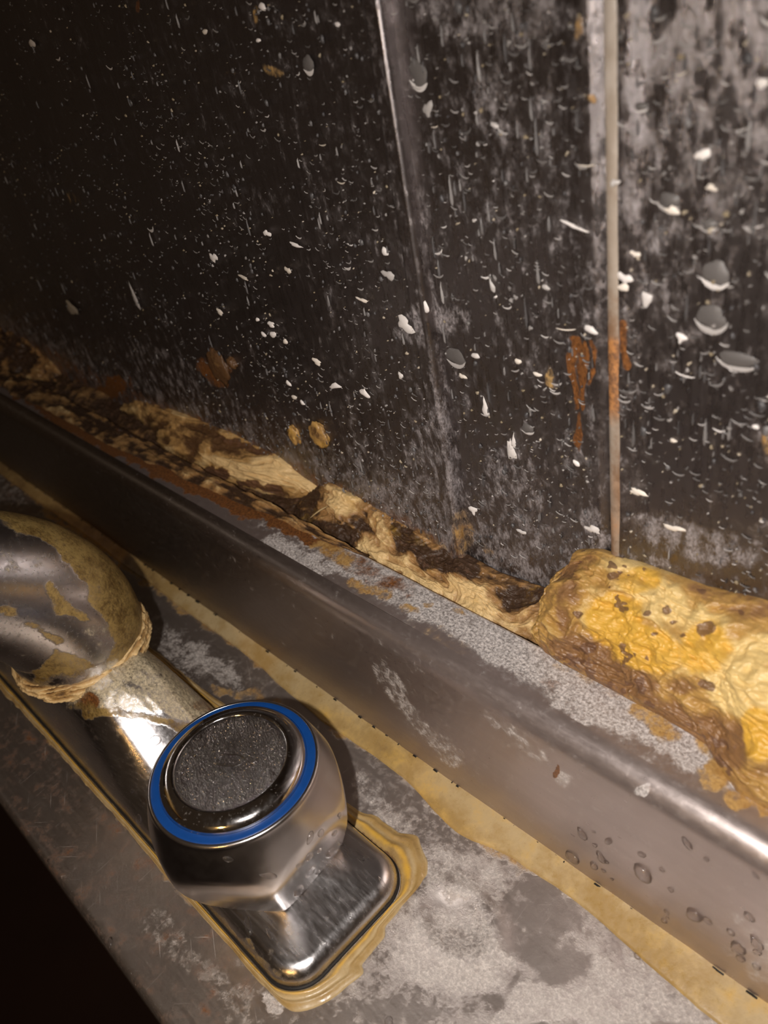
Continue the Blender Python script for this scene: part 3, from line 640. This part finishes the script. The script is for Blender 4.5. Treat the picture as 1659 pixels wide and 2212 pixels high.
# thin red brown crust on the shelf, left half
xs = np.linspace(-3.0, -0.78, 500); t = np.linspace(0, 1, 60)
V = np.empty((len(xs), 60, 3)); V[..., 0] = xs[:, None]
yf0 = np.interp(xs, [-3.0, -2.0, -1.5, -1.1, -0.78], [.50, .505, .515, .530, .553]); yf0 = yf0 + 0.02 * (fbm(np.stack([xs * 14, 0 * xs, 0 * xs], -1), 1, 4, 6) - 0.5)
V[..., 1] = yf0[:, None] + (YB + .002 - yf0[:, None]) * t[None]
hh = fbm(V, 30, 5, 8)
V[..., 2] = ZL + 0.0025 + 0.009 * np.clip(hh - 0.40, 0, 1) * 2 * np.minimum(1, t[None] * 4) - 0.003 * (1 - np.minimum(1, t[None] * 8))
tag(mesh_obj('rust_scale', V, grid_faces(len(xs), 60), M_crust, sink, attrs={'tone': np.stack([0.12 + 1.2 * (hh - .3), 0.22 + 0 * hh, 0.15 + 0.4 * fbm(V, 18, 3, 88), 0 * hh], -1).reshape(-1, 4)}), 'red brown scale crust')

# amber drips on the wall
def blob(name, c, rx, ry, rz, seed, mat, tone, n=28):
    th = np.linspace(0, 2 * np.pi, n, endpoint=False); ph = np.linspace(-np.pi / 2, np.pi / 2, 15)
    d = np.stack([np.cos(ph)[None] * np.cos(th)[:, None], np.cos(ph)[None] * np.sin(th)[:, None], np.broadcast_to(np.sin(ph)[None], (n, 15))], -1)
    k = 1 + 0.75 * (fbm(d + seed, 2.2, 3, seed) - 0.5) + 0.25 * (fbm(d + seed, 7, 2, seed) - 0.5)
    V = np.array(c) + d * np.array([rx, ry, rz]) * k[..., None]
    r = np.clip(k - 0.4, 0, 1)
    return mesh_obj(name, V, grid_faces(n, 15, cu=True), mat, attrs={'tone': np.stack([r * tone[0], tone[1] + 0 * r, tone[2] + 0 * r, 0 * r], -1).reshape(-1, 4)})
for i, (bx_, by_, sx, sy, lb) in enumerate([(690, 940, 20, 30, 'glossy amber glue blob, the largest on the wall above the split shell'), (636, 940, 13, 20, 'small amber glue blob just left of the largest one on the wall'),
                                         (472, 792, 26, 34, 'dark brown ring-like residue blob on the dim part of the wall'), (502, 784, 10, 12, 'small tan residue speck right of the dark brown wall blob')]):
    q = on_y(bx_, by_, 0.626); k = float(np.linalg.norm(q - [0, 0, 1])) / F
    tag(blob('glue_blob', (q[0], 0.6262, q[2]), sx * k / .7, 0.007, sy * k * 1.1, 5 + i, M_shell, (0.75 if i < 2 else 0.35, 0.5 if i < 2 else .1, 0.25)), lb, 'glue', 'glue blobs on the wall')
# ------------------------------------------------------------------ mixer tap
YT = 0.220; XC = -1.118                       # tap axis, spout centre
HW = 0.101; XR_, XL_ = -0.512, 2 * XC + 0.512
tap = tag(empty('mixer_tap'), 'chrome mixer tap with round handle, blue ring and scale-crusted spout, on the sink deck', 'tap')

def footprint(u, off=0.0, rc=0.046):
    """u in [0,1): rounded rectangle outline, counter clockwise"""
    x0, x1, y0, y1 = XL_ - off, XR_ + off, YT - HW - off, YT + HW + off; r = rc + off
    seg = [(x1 - x0 - 2 * r), math.pi / 2 * r, (y1 - y0 - 2 * r), math.pi / 2 * r] * 2
    tot = sum(seg); pts = []
    for q in np.atleast_1d(u):
        d = (q % 1) * tot; k = 0
        while k < 7 and d > seg[k]: d -= seg[k]; k += 1
        if k == 0: p = (x0 + r + d, y0)
        elif k == 1: a_ = -math.pi / 2 + d / r; p = (x1 - r + r * math.cos(a_), y0 + r + r * math.sin(a_))
        elif k == 2: p = (x1, y0 + r + d)
        elif k == 3: a_ = d / r; p = (x1 - r + r * math.cos(a_), y1 - r + r * math.sin(a_))
        elif k == 4: p = (x1 - r - d, y1)
        elif k == 5: a_ = math.pi / 2 + d / r; p = (x0 + r + r * math.cos(a_), y1 - r + r * math.sin(a_))
        elif k == 6: p = (x0, y1 - r - d)
        else: a_ = math.pi + d / r; p = (x0 + r + r * math.cos(a_), y0 + r + r * math.sin(a_))
        pts.append(p)
    return np.array(pts)
# u samples: denser near the visible right end
def usamp(n=620):
    L0 = (XR_ - XL_ - .08)
    u = np.linspace(0, 1, n, endpoint=False)
    return u
JR, JZ = 0.102, 0.155                          # joint radius and height of the spout seat
def body_z(x, y, e):
    """e: distance in from the edge"""
    ex = np.clip(XR_ - x, 0, 1)
    top = 0.028 + 0.020 * sst(0.0, 0.16, ex) + 0.0 * x
    hw = np.clip(e / HW, 0, 1)
    rim = 0.020 * np.sqrt(np.clip(1 - (1 - np.clip(e / 0.020, 0, 1)) ** 2, 0, 1))
    pil = (top - 0.020) * (1 - (1 - hw) ** 2.0)
    r = np.hypot(x - XC, (y - YT) * 1.0)
    m = (JZ - top) * (1 - sst(0.005, 0.182, r - JR)) * (0.35 + 0.65 * sst(0, 0.6, hw))
    m = m * (1 - (1 - np.clip(e / 0.03, 0, 1)) ** 2)
    return rim + pil + m
u = usamp(700); base = footprint(u)
med = np.stack([np.clip(base[:, 0], XL_ + HW, XR_ - HW), 0 * base[:, 0] + YT], -1)
tt = np.concatenate([[0, 0], np.linspace(0, 1, 70)[1:] ** 1.5])
V = np.zeros((len(u), len(tt), 3))
V[..., :2] = base[:, None] * (1 - tt[None, :, None]) + med[:, None] * tt[None, :, None]
L_e = np.hypot(*(med - base).T)[:, None]
e = np.minimum(tt[None] * L_e, HW)
V[..., 2] = body_z(V[..., 0], V[..., 1], e) + 0.004
V[:, 0, 2] = 0.002
px = warp(proj(V), V, 14, 40, 61)
collar = poly(px, [(120, 1490), (200, 1440), (260, 1400), (300, 1320), (345, 1390), (400, 1470), (470, 1530), (430, 1570), (380, 1555), (300, 1530), (220, 1535), (170, 1540)], 14)
R_ = mx(1.15 * collar * (0.70 + 0.9 * (fbm(V, 40, 4, 4) - 0.4)), 0.10 + 0 * px[..., 0], 0.42 * ell(px, 800, 2060, 40, 12, -40))
G_ = mx(0.75 * pline(px, [(180, 1545, 8), (240, 1535, 10), (320, 1550, 9), (390, 1570, 12), (430, 1580, 10)], 10), 0.62 * ell(px, 180, 1530, 34, 12, 10), 0.5 * pline(px, [(440, 1950), (600, 2110)], 8))
B_ = mx(0.3 * ell(px, 300, 1490, 70, 30, 30), 0.5 * ell(px, 440, 1530, 26, 20, 30), 0.3 * ell(px, 330, 1380, 20, 60, -30), 0.30 * ell(px, 230, 1600, 60, 30, 40), 0.6 * ell(px, 190, 1520, 30, 20))
Vb = V.copy(); Vb[..., 2] += 0.006 * collar * (ridge(V, 36, 4, 9) - 0.4)
body = mesh_obj('tap_body', Vb, grid_faces(len(u), len(tt), cu=True), M_body, tap, attrs={'dirt_and_shade': np.stack([R_, G_, B_, 0 * R_], -1).reshape(-1, 4)})
# dark gasket under the body
g0, g1 = footprint(u, 0.0022), footprint(u, -0.01)
V = np.stack([np.c_[g0, 0 * u + 0.0012], np.c_[g0, 0 * u + 0.0035], np.c_[g1, 0 * u + 0.0035]], 1)
mesh_obj('gasket', V, grid_faces(len(u), 3, cu=True), M_black, tap)
# limescale bank around the foot: part of the deck grime, a raised irregular ribbon
uu = np.linspace(0, 1, 1500, endpoint=False)
b0 = footprint(uu, 0.0030); dirn = footprint(uu, 1.0 * 0.02) - footprint(uu, 0.0); dirn /= np.linalg.norm(dirn, axis=1)[:, None]
P0 = np.c_[b0, 0 * uu]
px = proj(P0)
w_ = 0.016 + 0.012 * fbm(P0, 14, 3, 4) + 0.005 * (fbm(P0, 60, 3, 5) - 0.5)
w_ += 0.022 * ell(px, 880, 1900, 70, 60) + 0.020 * ell(px, 650, 2150, 120, 50) + 0.016 * ell(px, 760, 2080, 90, 60) + 0.012 * ell(px, 820, 1800, 50, 70) - 0.006 * sst(420, 250, px[..., 0])
nr = 22; t = np.linspace(0, 1, nr); V = np.zeros((len(uu), nr, 3))
V[..., :2] = b0[:, None] + dirn[:, None] * (w_[:, None] * t[None])[..., None]
hz = 0.0045 * (np.exp(-((t[None] - 0.30) / 0.16) ** 2)) + 0.0030 * np.sqrt(np.clip(1 - t[None] ** 5, 0, 1)) + 0.0025 * np.exp(-((t[None] - 0.70) / 0.1) ** 2)
hz = hz * (0.7 + 0.6 * fbm(V, 25, 3, 6)); V[..., 2] = hz; V[:, 0, 2] = 0.001; V[:, -1, 2] = -0.002
r = 0.35 + 0.45 * fbm(V, 22, 4, 7) + 0.25 * np.exp(-((t[None] - 0.5) / 0.10) ** 2) + 0.3 * sst(0.85, 1.0, t[None]); g = 0.50 * fbm(V, 7, 3, 9) + 0.45 * sst(.0, .3, t[None]) * sst(.5, .3, t[None])
b = 0.45 * sst(0.12, 0.0, t[None]) + 0.1 + 0.12 * fbm(V, 50, 3, 2)
tag(mesh_obj('limescale_bank', V, grid_faces(len(uu), nr, cu=True, flip=True), M_bead, sink, attrs={'tone': np.stack([r, g, b, 0 * r], -1).reshape(-1, 4)}), 'ochre limescale bank around the tap foot')

# spout: swept tube
c0 = np.array([XC, YT, JZ - 0.012])
path = [c0, c0 + [0, 0, 0.03], c0 + [0.0, -0.005, 0.085], c0 + [0.0, -0.035, 0.150], c0 + [0.0, -0.095, 0.212], c0 + [0.0, -0.18, 0.265], c0 + [0, -0.31, 0.325], c0 + [0, -0.46, 0.375], c0 + [0, -0.62, 0.42], c0 + [0, -0.80, 0.44], c0 + [0, -0.95, 0.42]]
rad = [0.092, 0.102, 0.106, 0.106, 0.101, 0.094, 0.080, 0.070, 0.062, 0.056, 0.052]
def catmull(P, m=14):
    P = [np.array(p, float) for p in P]; out = []
    for i in range(len(P) - 1):
        p0, p1, p2, p3 = P[max(i - 1, 0)], P[i], P[i + 1], P[min(i + 2, len(P) - 1)]
        for k in range(m):
            s_ = k / m; out.append(0.5 * ((2 * p1) + (-p0 + p2) * s_ + (2 * p0 - 5 * p1 + 4 * p2 - p3) * s_ ** 2 + (-p0 + 3 * p1 - 3 * p2 + p3) * s_ ** 3))
    out.append(P[-1]); return np.array(out)
C_ = catmull(path, 16); rr = catmull([[q, 0, 0] for q in rad], 16)[:, 0]
T_ = np.gradient(C_, axis=0); T_ /= np.linalg.norm(T_, axis=1)[:, None]
N1 = np.tile([1.0, 0, 0], (len(C_), 1)); N2 = np.cross(T_, N1)
th = np.linspace(0, 2 * np.pi, 144, endpoint=False)
V = C_[:, None] + rr[:, None, None] * (np.cos(th)[None, :, None] * N1[:, None] * 1.06 + np.sin(th)[None, :, None] * N2[:, None])
px = warp(proj(V), V, 14, 40, 66)
inner = poly(px, [(-200, 1080), (0, 1128), (70, 1155), (140, 1215), (195, 1270), (190, 1300), (228, 1345), (250, 1385), (228, 1432), (120, 1405), (60, 1470), (-200, 1430)], 8)
G_ = 0.80 * (1 - inner) * sst(-1.0, 1.0, 1 + 0 * px[..., 0]) * sst(1520, 1480, px[..., 1] + 0.25 * px[..., 0])
G_ = mx(G_, 0.8 * pline(px, [(105, 1270), (130, 1310), (175, 1335)], 15), 0.75 * ell(px, 15, 1320, 24, 12, 10), 0.7 * pline(px, [(60, 1350), (130, 1390)], 10), 0.7 * pline(px, [(115, 1420), (170, 1430)], 12))
G_ = G_ * sst(0.0, 0.03, np.abs(V[..., 2]))
R_ = mx(0.8 * pline(px, [(100, 1505, 8), (190, 1490, 10), (250, 1440, 12), (290, 1370, 11), (300, 1330, 6)], 10), 0.12 + 0 * G_, 0.40 * ell(px, 210, 1370, 30, 30), 0.3 * ell(px, 40, 1200, 60, 40))
B_ = mx(0.55 * pline(px, [(0, 1105), (100, 1125), (200, 1200), (270, 1310)], 22), 0.4 * ell(px, 60, 1500, 60, 20, 20))
mesh_obj('spout', V, grid_faces(len(C_), len(th), cv=True, flip=True), M_body, tap, attrs={'dirt_and_shade': np.stack([R_, G_, B_, 0 * R_], -1).reshape(-1, 4)})
# flaky scale collar at the swivel joint
th = np.linspace(0, 2 * np.pi, 420, endpoint=False); cv = np.linspace(0, 1, 60)
prof_r = 0.093 + 0.013 * np.sin(cv * np.pi) ** 0.7; prof_z = JZ - 0.030 + 0.052 * cv
V = np.stack([XC + np.cos(th)[:, None] * prof_r[None], YT + np.sin(th)[:, None] * prof_r[None], np.broadcast_to(prof_z[None], (len(th), 60))], -1)
st = ridge(np.stack([th[:, None] * 2.2 + 0 * cv[None], cv[None] * 9 + 0 * th[:, None] + 0.8 * np.sin(th * 3)[:, None], 0 * V[..., 0]], -1), 1, 4, 3) - 0.5
fi = fbm(V, 60, 3, 8) - 0.5; d = 0.014 * st + 0.006 * fi
V[..., 0] += np.cos(th)[:, None] * d; V[..., 1] += np.sin(th)[:, None] * d
V[..., 2] += 0.010 * (fbm(V, 12, 3, 4) - 0.5)
r = 0.42 + 1.5 * st + 0.3 * fi + 0.5 * (fbm(V, 14, 3, 5) - 0.5)
tag(mesh_obj('scale_collar', V, grid_faces(len(th), 60, cu=True), M_shell, tap, attrs={'tone': np.stack([r, 0.12 + 0 * r, 0.25 + 0 * r, 0 * r], -1).reshape(-1, 4)}), 'cream flaking scale collar')

# handle
hx = -0.680
handle = tag(empty('tap_handle'), None); handle.parent = tap
hp = np.array([(0.060, 0.034), (0.086, 0.034), (0.102, 0.0375), (0.111, 0.047), (0.117, 0.062), (0.1225, 0.080), (0.1265, 0.100), (0.1275, 0.120), (0.1245, 0.140), (0.1190, 0.160), (0.1130, 0.180), (0.1085, 0.193), (0.1072, 0.1975), (0.1055, 0.1998), (0.1030, 0.2002), (0.1020, 0.1992)])
hpf = catmull([[a_, b_, 0] for a_, b_ in hp], 8)[:, :2]
n = 288; th = np.linspace(0, 2 * np.pi, n, endpoint=False); NFAC = 6
V = np.empty((n, len(hpf), 3))
for j, (rj, zj) in enumerate(hpf):
    d_ = np.interp(zj, [0.034, 0.09, 0.15, 0.20], [0.090, 0.109, 0.126, 0.158])
    a_ = ((th - 0.62) % (2 * np.pi / NFAC)) - np.pi / NFAC
    facet = d_ / np.cos(a_)
    k = 0.012; h_ = np.clip(0.5 + 0.5 * (facet - rj) / k, 0, 1); rj2 = facet * (1 - h_) + rj * h_ - k * h_ * (1 - h_)
    V[:, j, 0] = rj2 * np.cos(th); V[:, j, 1] = rj2 * np.sin(th); V[:, j, 2] = zj
tl_ = math.radians(2.0)
def place(V):
    V = np.array(V, float).reshape(-1, 3) - [0, 0, 0.045]
    c, s_ = math.cos(tl_), math.sin(tl_)
    return np.stack([V[:, 0] * c + V[:, 2] * s_ * 0, V[:, 1], V[:, 2]], -1) + [hx, YT, 0.045]
hbody = mesh_obj('handle_grip', place(V), grid_faces(n, len(hpf), cu=True), M_satin, handle)
def ring_part(name, prof, mat, label=None, n=192):
    V, Fq = lathe(catmull([[a_, b_, 0] for a_, b_ in prof], 6)[:, :2], n)
    o = mesh_obj(name, place(V), Fq, mat, handle)
    if label: o['label'] = label
    return o
ring_part('index_ring', [(0.1027, 0.1980), (0.1023, 0.2000), (0.0998, 0.2006), (0.0948, 0.2006), (0.0922, 0.2000), (0.0917, 0.1980)], M_blue, 'blue enamel ring')
ring_part('handle_cap', [(0.0922, 0.1970), (0.0919, 0.2005), (0.0905, 0.2050), (0.0865, 0.2100), (0.0800, 0.2137), (0.0740, 0.2150), (0.0705, 0.2146), (0.0690, 0.2132)], M_chrome)
ring_part('cap_disc', [(0.0695, 0.2127), (0.0680, 0.2131), (0.0500, 0.2135), (0.0250, 0.2138), (0.0001, 0.2139)], M_disc, 'grainy centre disc')
# faint oval emblem outline pressed in the disc
th = np.linspace(0.3, 2 * np.pi - 0.5, 60); V = []
for a_ in th:
    for (dr, dz) in ((-0.0012, 0), (0, 0.0011), (0.0012, 0)):
        V.append(((0.018 + dr) * math.cos(a_), (0.0085 + dr) * math.sin(a_) * 1.0, 0.2137 + dz))
V = np.array(V); V = np.c_[V[:, 0] * .8 - V[:, 1] * .6, V[:, 0] * .6 + V[:, 1] * .8, V[:, 2]]
mesh_obj('emblem', place(V), grid_faces(60, 3), M_chrome, handle)
rm = random.Random(3); Vm = []; Fm = []
for i in range(1500):
    rr0 = 0.066 * math.sqrt(rm.random()); a0 = rm.uniform(0, 6.283); s0 = 0.0005 * math.exp(rm.gauss(0, 0.35)); n0 = len(Vm)
    cx0, cy0 = rr0 * math.cos(a0), rr0 * math.sin(a0)
    for k in range(6): Vm.append((cx0 + s0 * math.cos(k * 1.0472), cy0 + s0 * math.sin(k * 1.0472), 0.2133))
    for k in range(6): Vm.append((cx0 + s0 * .6 * math.cos(k * 1.0472), cy0 + s0 * .6 * math.sin(k * 1.0472), 0.2139 + s0 * .5))
    Vm.append((cx0, cy0, 0.2139 + s0 * .75))
    for k in range(6):
        k2 = (k + 1) % 6; Fm.append((n0 + k, n0 + k2, n0 + 6 + k2)); Fm.append((n0 + k, n0 + 6 + k2, n0 + 6 + k)); Fm.append((n0 + 6 + k, n0 + 6 + k2, n0 + 12))
tag(mesh_obj('mist_beads', place(Vm), Fm, M_chrome, handle), kind='stuff')
# stem below the handle
V, Fq = lathe([(0.055, 0.03), (0.058, 0.034), (0.058, 0.056)], 96, (hx, YT, 0)); mesh_obj('handle_stem', V, Fq, M_satin, tap)

# ------------------------------------------------------------------ water drops
from mathutils.bvhtree import BVHTree
bpy.context.view_layer.update()
def tree(o):
    me = o.data; co = np.empty(len(me.vertices) * 3); me.vertices.foreach_get('co', co)
    return BVHTree.FromPolygons([Vector(c) for c in co.reshape(-1, 3)], [tuple(p.vertices) for p in me.polygons])
def drop(px_, py_, w, l, ang, bv, label, group, flat=0.42, seed=0, tail=0.0):
    """a water drop sitting on the surface; w,l half sizes in photo pixels of the place, ang in degrees from image x of its long axis"""
    d = ray(px_, py_); hit = bv.ray_cast(Vector((0, 0, S)), Vector(d).normalized())
    if hit[0] is None: return
    p = np.array(hit[0]) / S; nrm = np.array(hit[1]); nrm /= np.linalg.norm(nrm)
    if nrm @ d > 0: nrm = -nrm
    dist = float((p - [0, 0, 1]) @ (R @ np.array([0, 0, -1.0]))); k = dist / F
    img = R @ np.array([math.cos(math.radians(ang)), -math.sin(math.radians(ang)), 0.0])
    a_ = img - nrm * (img @ nrm); st = np.linalg.norm(a_); a_ /= st; b_ = np.cross(nrm, a_)
    bp = float(np.linalg.norm(b_ - d / np.linalg.norm(d) * (b_ @ d) / np.linalg.norm(d)))
    lx = l * k / max(st, .35); wx = w * k / max(bp, .35)
    n = 20; V = []; rr_ = random.Random(seed * 7 + int(px_)); ph = rr_.uniform(0, 6)
    rings = [(0.0, 1.0), (0.4, 0.93), (0.7, 0.72), (0.9, 0.42), (1.0, 0.0), (0.97, -0.12)]
    for q, h_ in rings[1:]:
        for i in range(n):
            t_ = 2 * math.pi * i / n; c_, s_ = math.cos(t_), math.sin(t_)
            ir = 1 + 0.07 * math.sin(2 * t_ + ph) + 0.05 * math.sin(3 * t_ + ph * 2)
            ww = wx * (1 - tail * max(0, -c_) * 0.8)
            V.append(p + a_ * lx * c_ * q * ir + b_ * ww * s_ * q * ir + nrm * min(wx, lx) * flat * 1.6 * h_)
    V.append(p + nrm * min(wx, lx) * flat * 1.6); V.append(p - nrm * min(wx, lx) * 0.2)
    Fc = []; m_ = len(rings) - 1
    for j in range(m_ - 1):
        for i in range(n): Fc.append((j * n + i, (j + 1) * n + i, (j + 1) * n + (i + 1) % n, j * n + (i + 1) % n))
    for i in range(n):
        Fc.append((m_ * n, i, (i + 1) % n)); Fc.append((m_ * n + 1, (m_ - 1) * n + (i + 1) % n, (m_ - 1) * n + i))
    o = mesh_obj('water_drop', np.array(V), Fc, M_water)
    return tag(o, label, 'water drop', group)
def size_word(w, l): return 'tiny' if l < 6 else ('small' if l < 12 else 'large')
def shape_word(w, l, ta): return 'pointed' if ta >= .5 else ('round' if l / w < 1.35 else 'oval')
ORD = ['first', 'second', 'third', 'fourth', 'fifth', 'sixth', 'seventh', 'eighth', 'ninth', 'tenth', 'eleventh', 'twelfth', 'thirteenth', 'fourteenth', 'fifteenth', 'sixteenth', 'seventeenth', 'eighteenth', 'nineteenth', 'twentieth',
       'twenty-first', 'twenty-second', 'twenty-third', 'twenty-fourth', 'twenty-fifth', 'twenty-sixth', 'twenty-seventh', 'twenty-eighth', 'twenty-ninth', 'thirtieth', 'thirty-first']
def autolabel(D, i, where):
    order = sorted(range(len(D)), key=lambda j: (D[j][0], D[j][1])); k = order.index(i); a_, b_, w, l, an, ta = D[i]
    return '%s %s clear water drop, %s from the left %s' % (size_word(w, l), shape_word(w, l, ta), ORD[k], where)
bu = tree(upst)
G1 = 'water drops on the upstand face'
DU = [(1257, 1801, 8, 18, 62, .6), (1283, 1797, 4, 4, 60, 0), (1236, 1851, 13, 17, 60, .5), (1283, 1870, 7, 11, 60, .2), (1298, 1852, 7, 17, 55, .6), (1310, 1862, 5, 5, 50, 0), (1304, 1881, 5, 5, 60, 0), (1322, 1899, 4, 4, 60, 0), (1388, 1885, 14, 28, 52, .6), (1430, 1879, 4, 7, 55, 0), (1449, 1922, 5, 7, 55, .2),
      (1484, 1822, 7, 20, 62, .5), (1499, 1976, 16, 18, 50, .3), (1528, 1988, 7, 11, 52, .2), (1618, 1980, 8, 14, 50, .3), (1578, 2014, 6, 10, 45, .3), (1594, 2048, 14, 18, 52, .2), (1600, 2070, 9, 10, 45, 0), (1634, 2036, 10, 20, 45, .5), (1636, 2057, 8, 8, 40, 0), (1634, 2088, 8, 9, 40, 0), (1440, 1970, 4, 7, 55, 0),
      (1442, 1983, 3, 4, 50, 0), (1434, 1989, 5, 7, 50, .2), (1314, 1817, 8, 6, 10, .2), (1285, 1826, 5, 6, 60, 0), (1632, 1890, 5, 12, 60, .5), (1386, 1846, 7, 8, 50, 0), (1526, 1856, 4, 5, 0, 0)]
big = {(1388, 1885): 'long water drop pointed at both ends on the upstand face', (1499, 1976): 'fat round-bodied water drop on the upstand face with a small one touching its side', (1594, 2048): 'fat water drop low on the upstand face with a smaller drop hanging below it', (1236, 1851): 'teardrop of water on the upstand just above the ochre sealant bead'}
for i, (a_, b_, w, l, an, ta) in enumerate(DU):
    drop(a_, b_, w, l, an, bu, big.get((a_, b_), autolabel(DU, i, 'on the upstand face')), G1, 0.38, i, ta)
bh = tree(hbody)
DH = [(670, 1810, 6, 15, -65, .6), (693, 1800, 6, 9, -60, .2), (722, 1800, 5, 7, -55, 0), (718, 1837, 12, 20, -62, .2), (668, 1850, 6, 7, 0, 0), (690, 1838, 4, 6, -40, 0), (646, 1870, 5, 7, -70, 0), (670, 1883, 7, 15, -75, .6), (687, 1885, 4, 6, -70, 0), (695, 1863, 3, 4, -70, 0), (580, 1892, 7, 18, 20, .6), (492, 1856, 5, 12, 10, .4), (645, 1925, 6, 10, 0, .2), (733, 1760, 4, 5, 90, 0), (735, 1765, 3, 4, 90, 0)]
for i, (a_, b_, w, l, an, ta) in enumerate(DH):
    drop(a_, b_, w, l, an, bh, 'largest water drop on the facet of the tap handle grip' if i == 3 else autolabel(DH, i, 'on the tap handle grip'), 'water drops on the handle', 0.34, i, ta)
bb = tree(body)
DB = [(536, 2000, 7, 18, 60, .3), (582, 2015, 6, 12, 60, .3), (770, 1845, 6, 16, 60, .5), (782, 1845, 5, 12, 60, .4), (825, 1905, 4, 12, 70, .5), (335, 1600, 12, 12, 0, 0), (310, 1580, 10, 5, 0, 0), (380, 1590, 9, 6, 0, 0), (285, 1709, 4, 5, 0, 0), (300, 1770, 5, 12, 80, .3), (335, 1640, 8, 6, 20, 0)]
for i, (a_, b_, w, l, an, ta) in enumerate(DB):
    drop(a_, b_, w, l, an, bb, autolabel(DB, i, 'on the chrome tap body') if i else 'curved bright-edged water drop on the tap body below the handle', 'water drops on the tap body', 0.34, i, ta)
bd = tree(deck)
for i, (a_, b_, w, l, an) in enumerate([(1378, 2064, 8, 8, 0), (1453, 2151, 4, 13, -5), (1425, 2088, 6, 8, 60), (840, 2206, 9, 10, 0), (208, 1193, 4, 6, 0), (238, 2036, 5, 9, 70), (105, 1858, 3, 4, 0)]):
    drop(a_, b_, w, l, an, bd, ['round water drop on the scaled deck right of the clean grey patch', 'thin elongated water drop on the deck beside the right end of the ochre bead', 'dull water drop on whitish scale of the deck', 'round water drop on the deck in front of the tap foot', 'pale drop in the shadow behind the spout', 'lengthwise water drop on the rolled front edge of the deck', 'tiny water drop high on the rolled front edge of the deck'][i], 'water drops on the deck', 0.36, i)
bc = [tree(o) for o in handle.children if o.name.startswith('handle_cap')][0]
drop(378, 1685, 6, 7, 20, bc, 'bead of water on the polished rim of the handle cap', None, 0.5, 2)

# straw sliver lying on the crumbled sealant
bs = tree(bpy.data.objects['crumbled_sealant'])
pts = []
for k in range(6):
    f = k / 5; d = ray(676 + 37 * f, 1120 - 24 * f - 3 * math.sin(f * 3)); h = bs.ray_cast(Vector((0, 0, S)), Vector(d).normalized())
    if h[0] is not None: pts.append(np.array(h[0]) / S)
if len(pts) > 2:
    p0, p1 = pts[0], pts[-1]; t = np.linspace(0, 1, 8)[:, None]; C1 = p0 + (p1 - p0) * t; C1[:, 1] -= 0.004; C1[:, 2] += 0.004 + 0.002 * np.sin(t[:, 0] * 3)
    a_ = np.linspace(0, 2 * np.pi, 6, endpoint=False); ax = (p1 - p0) / np.linalg.norm(p1 - p0); e1 = np.cross(ax, [0, 0, 1]); e1 /= np.linalg.norm(e1); e2 = np.cross(ax, e1)
    w_ = (0.0013 * np.sin(np.pi * (0.1 + 0.8 * t[:, 0])))[:, None, None]
    V = C1[:, None] + w_ * (np.cos(a_)[None, :, None] * e1 + np.sin(a_)[None, :, None] * e2)
    tag(mesh_obj('straw_sliver', V, grid_faces(8, 6, cv=True), plain('pale_straw', (0.55, 0.42, 0.22), 0.5)), 'thin pale straw sliver lying on the crumbled sealant strip', 'debris')
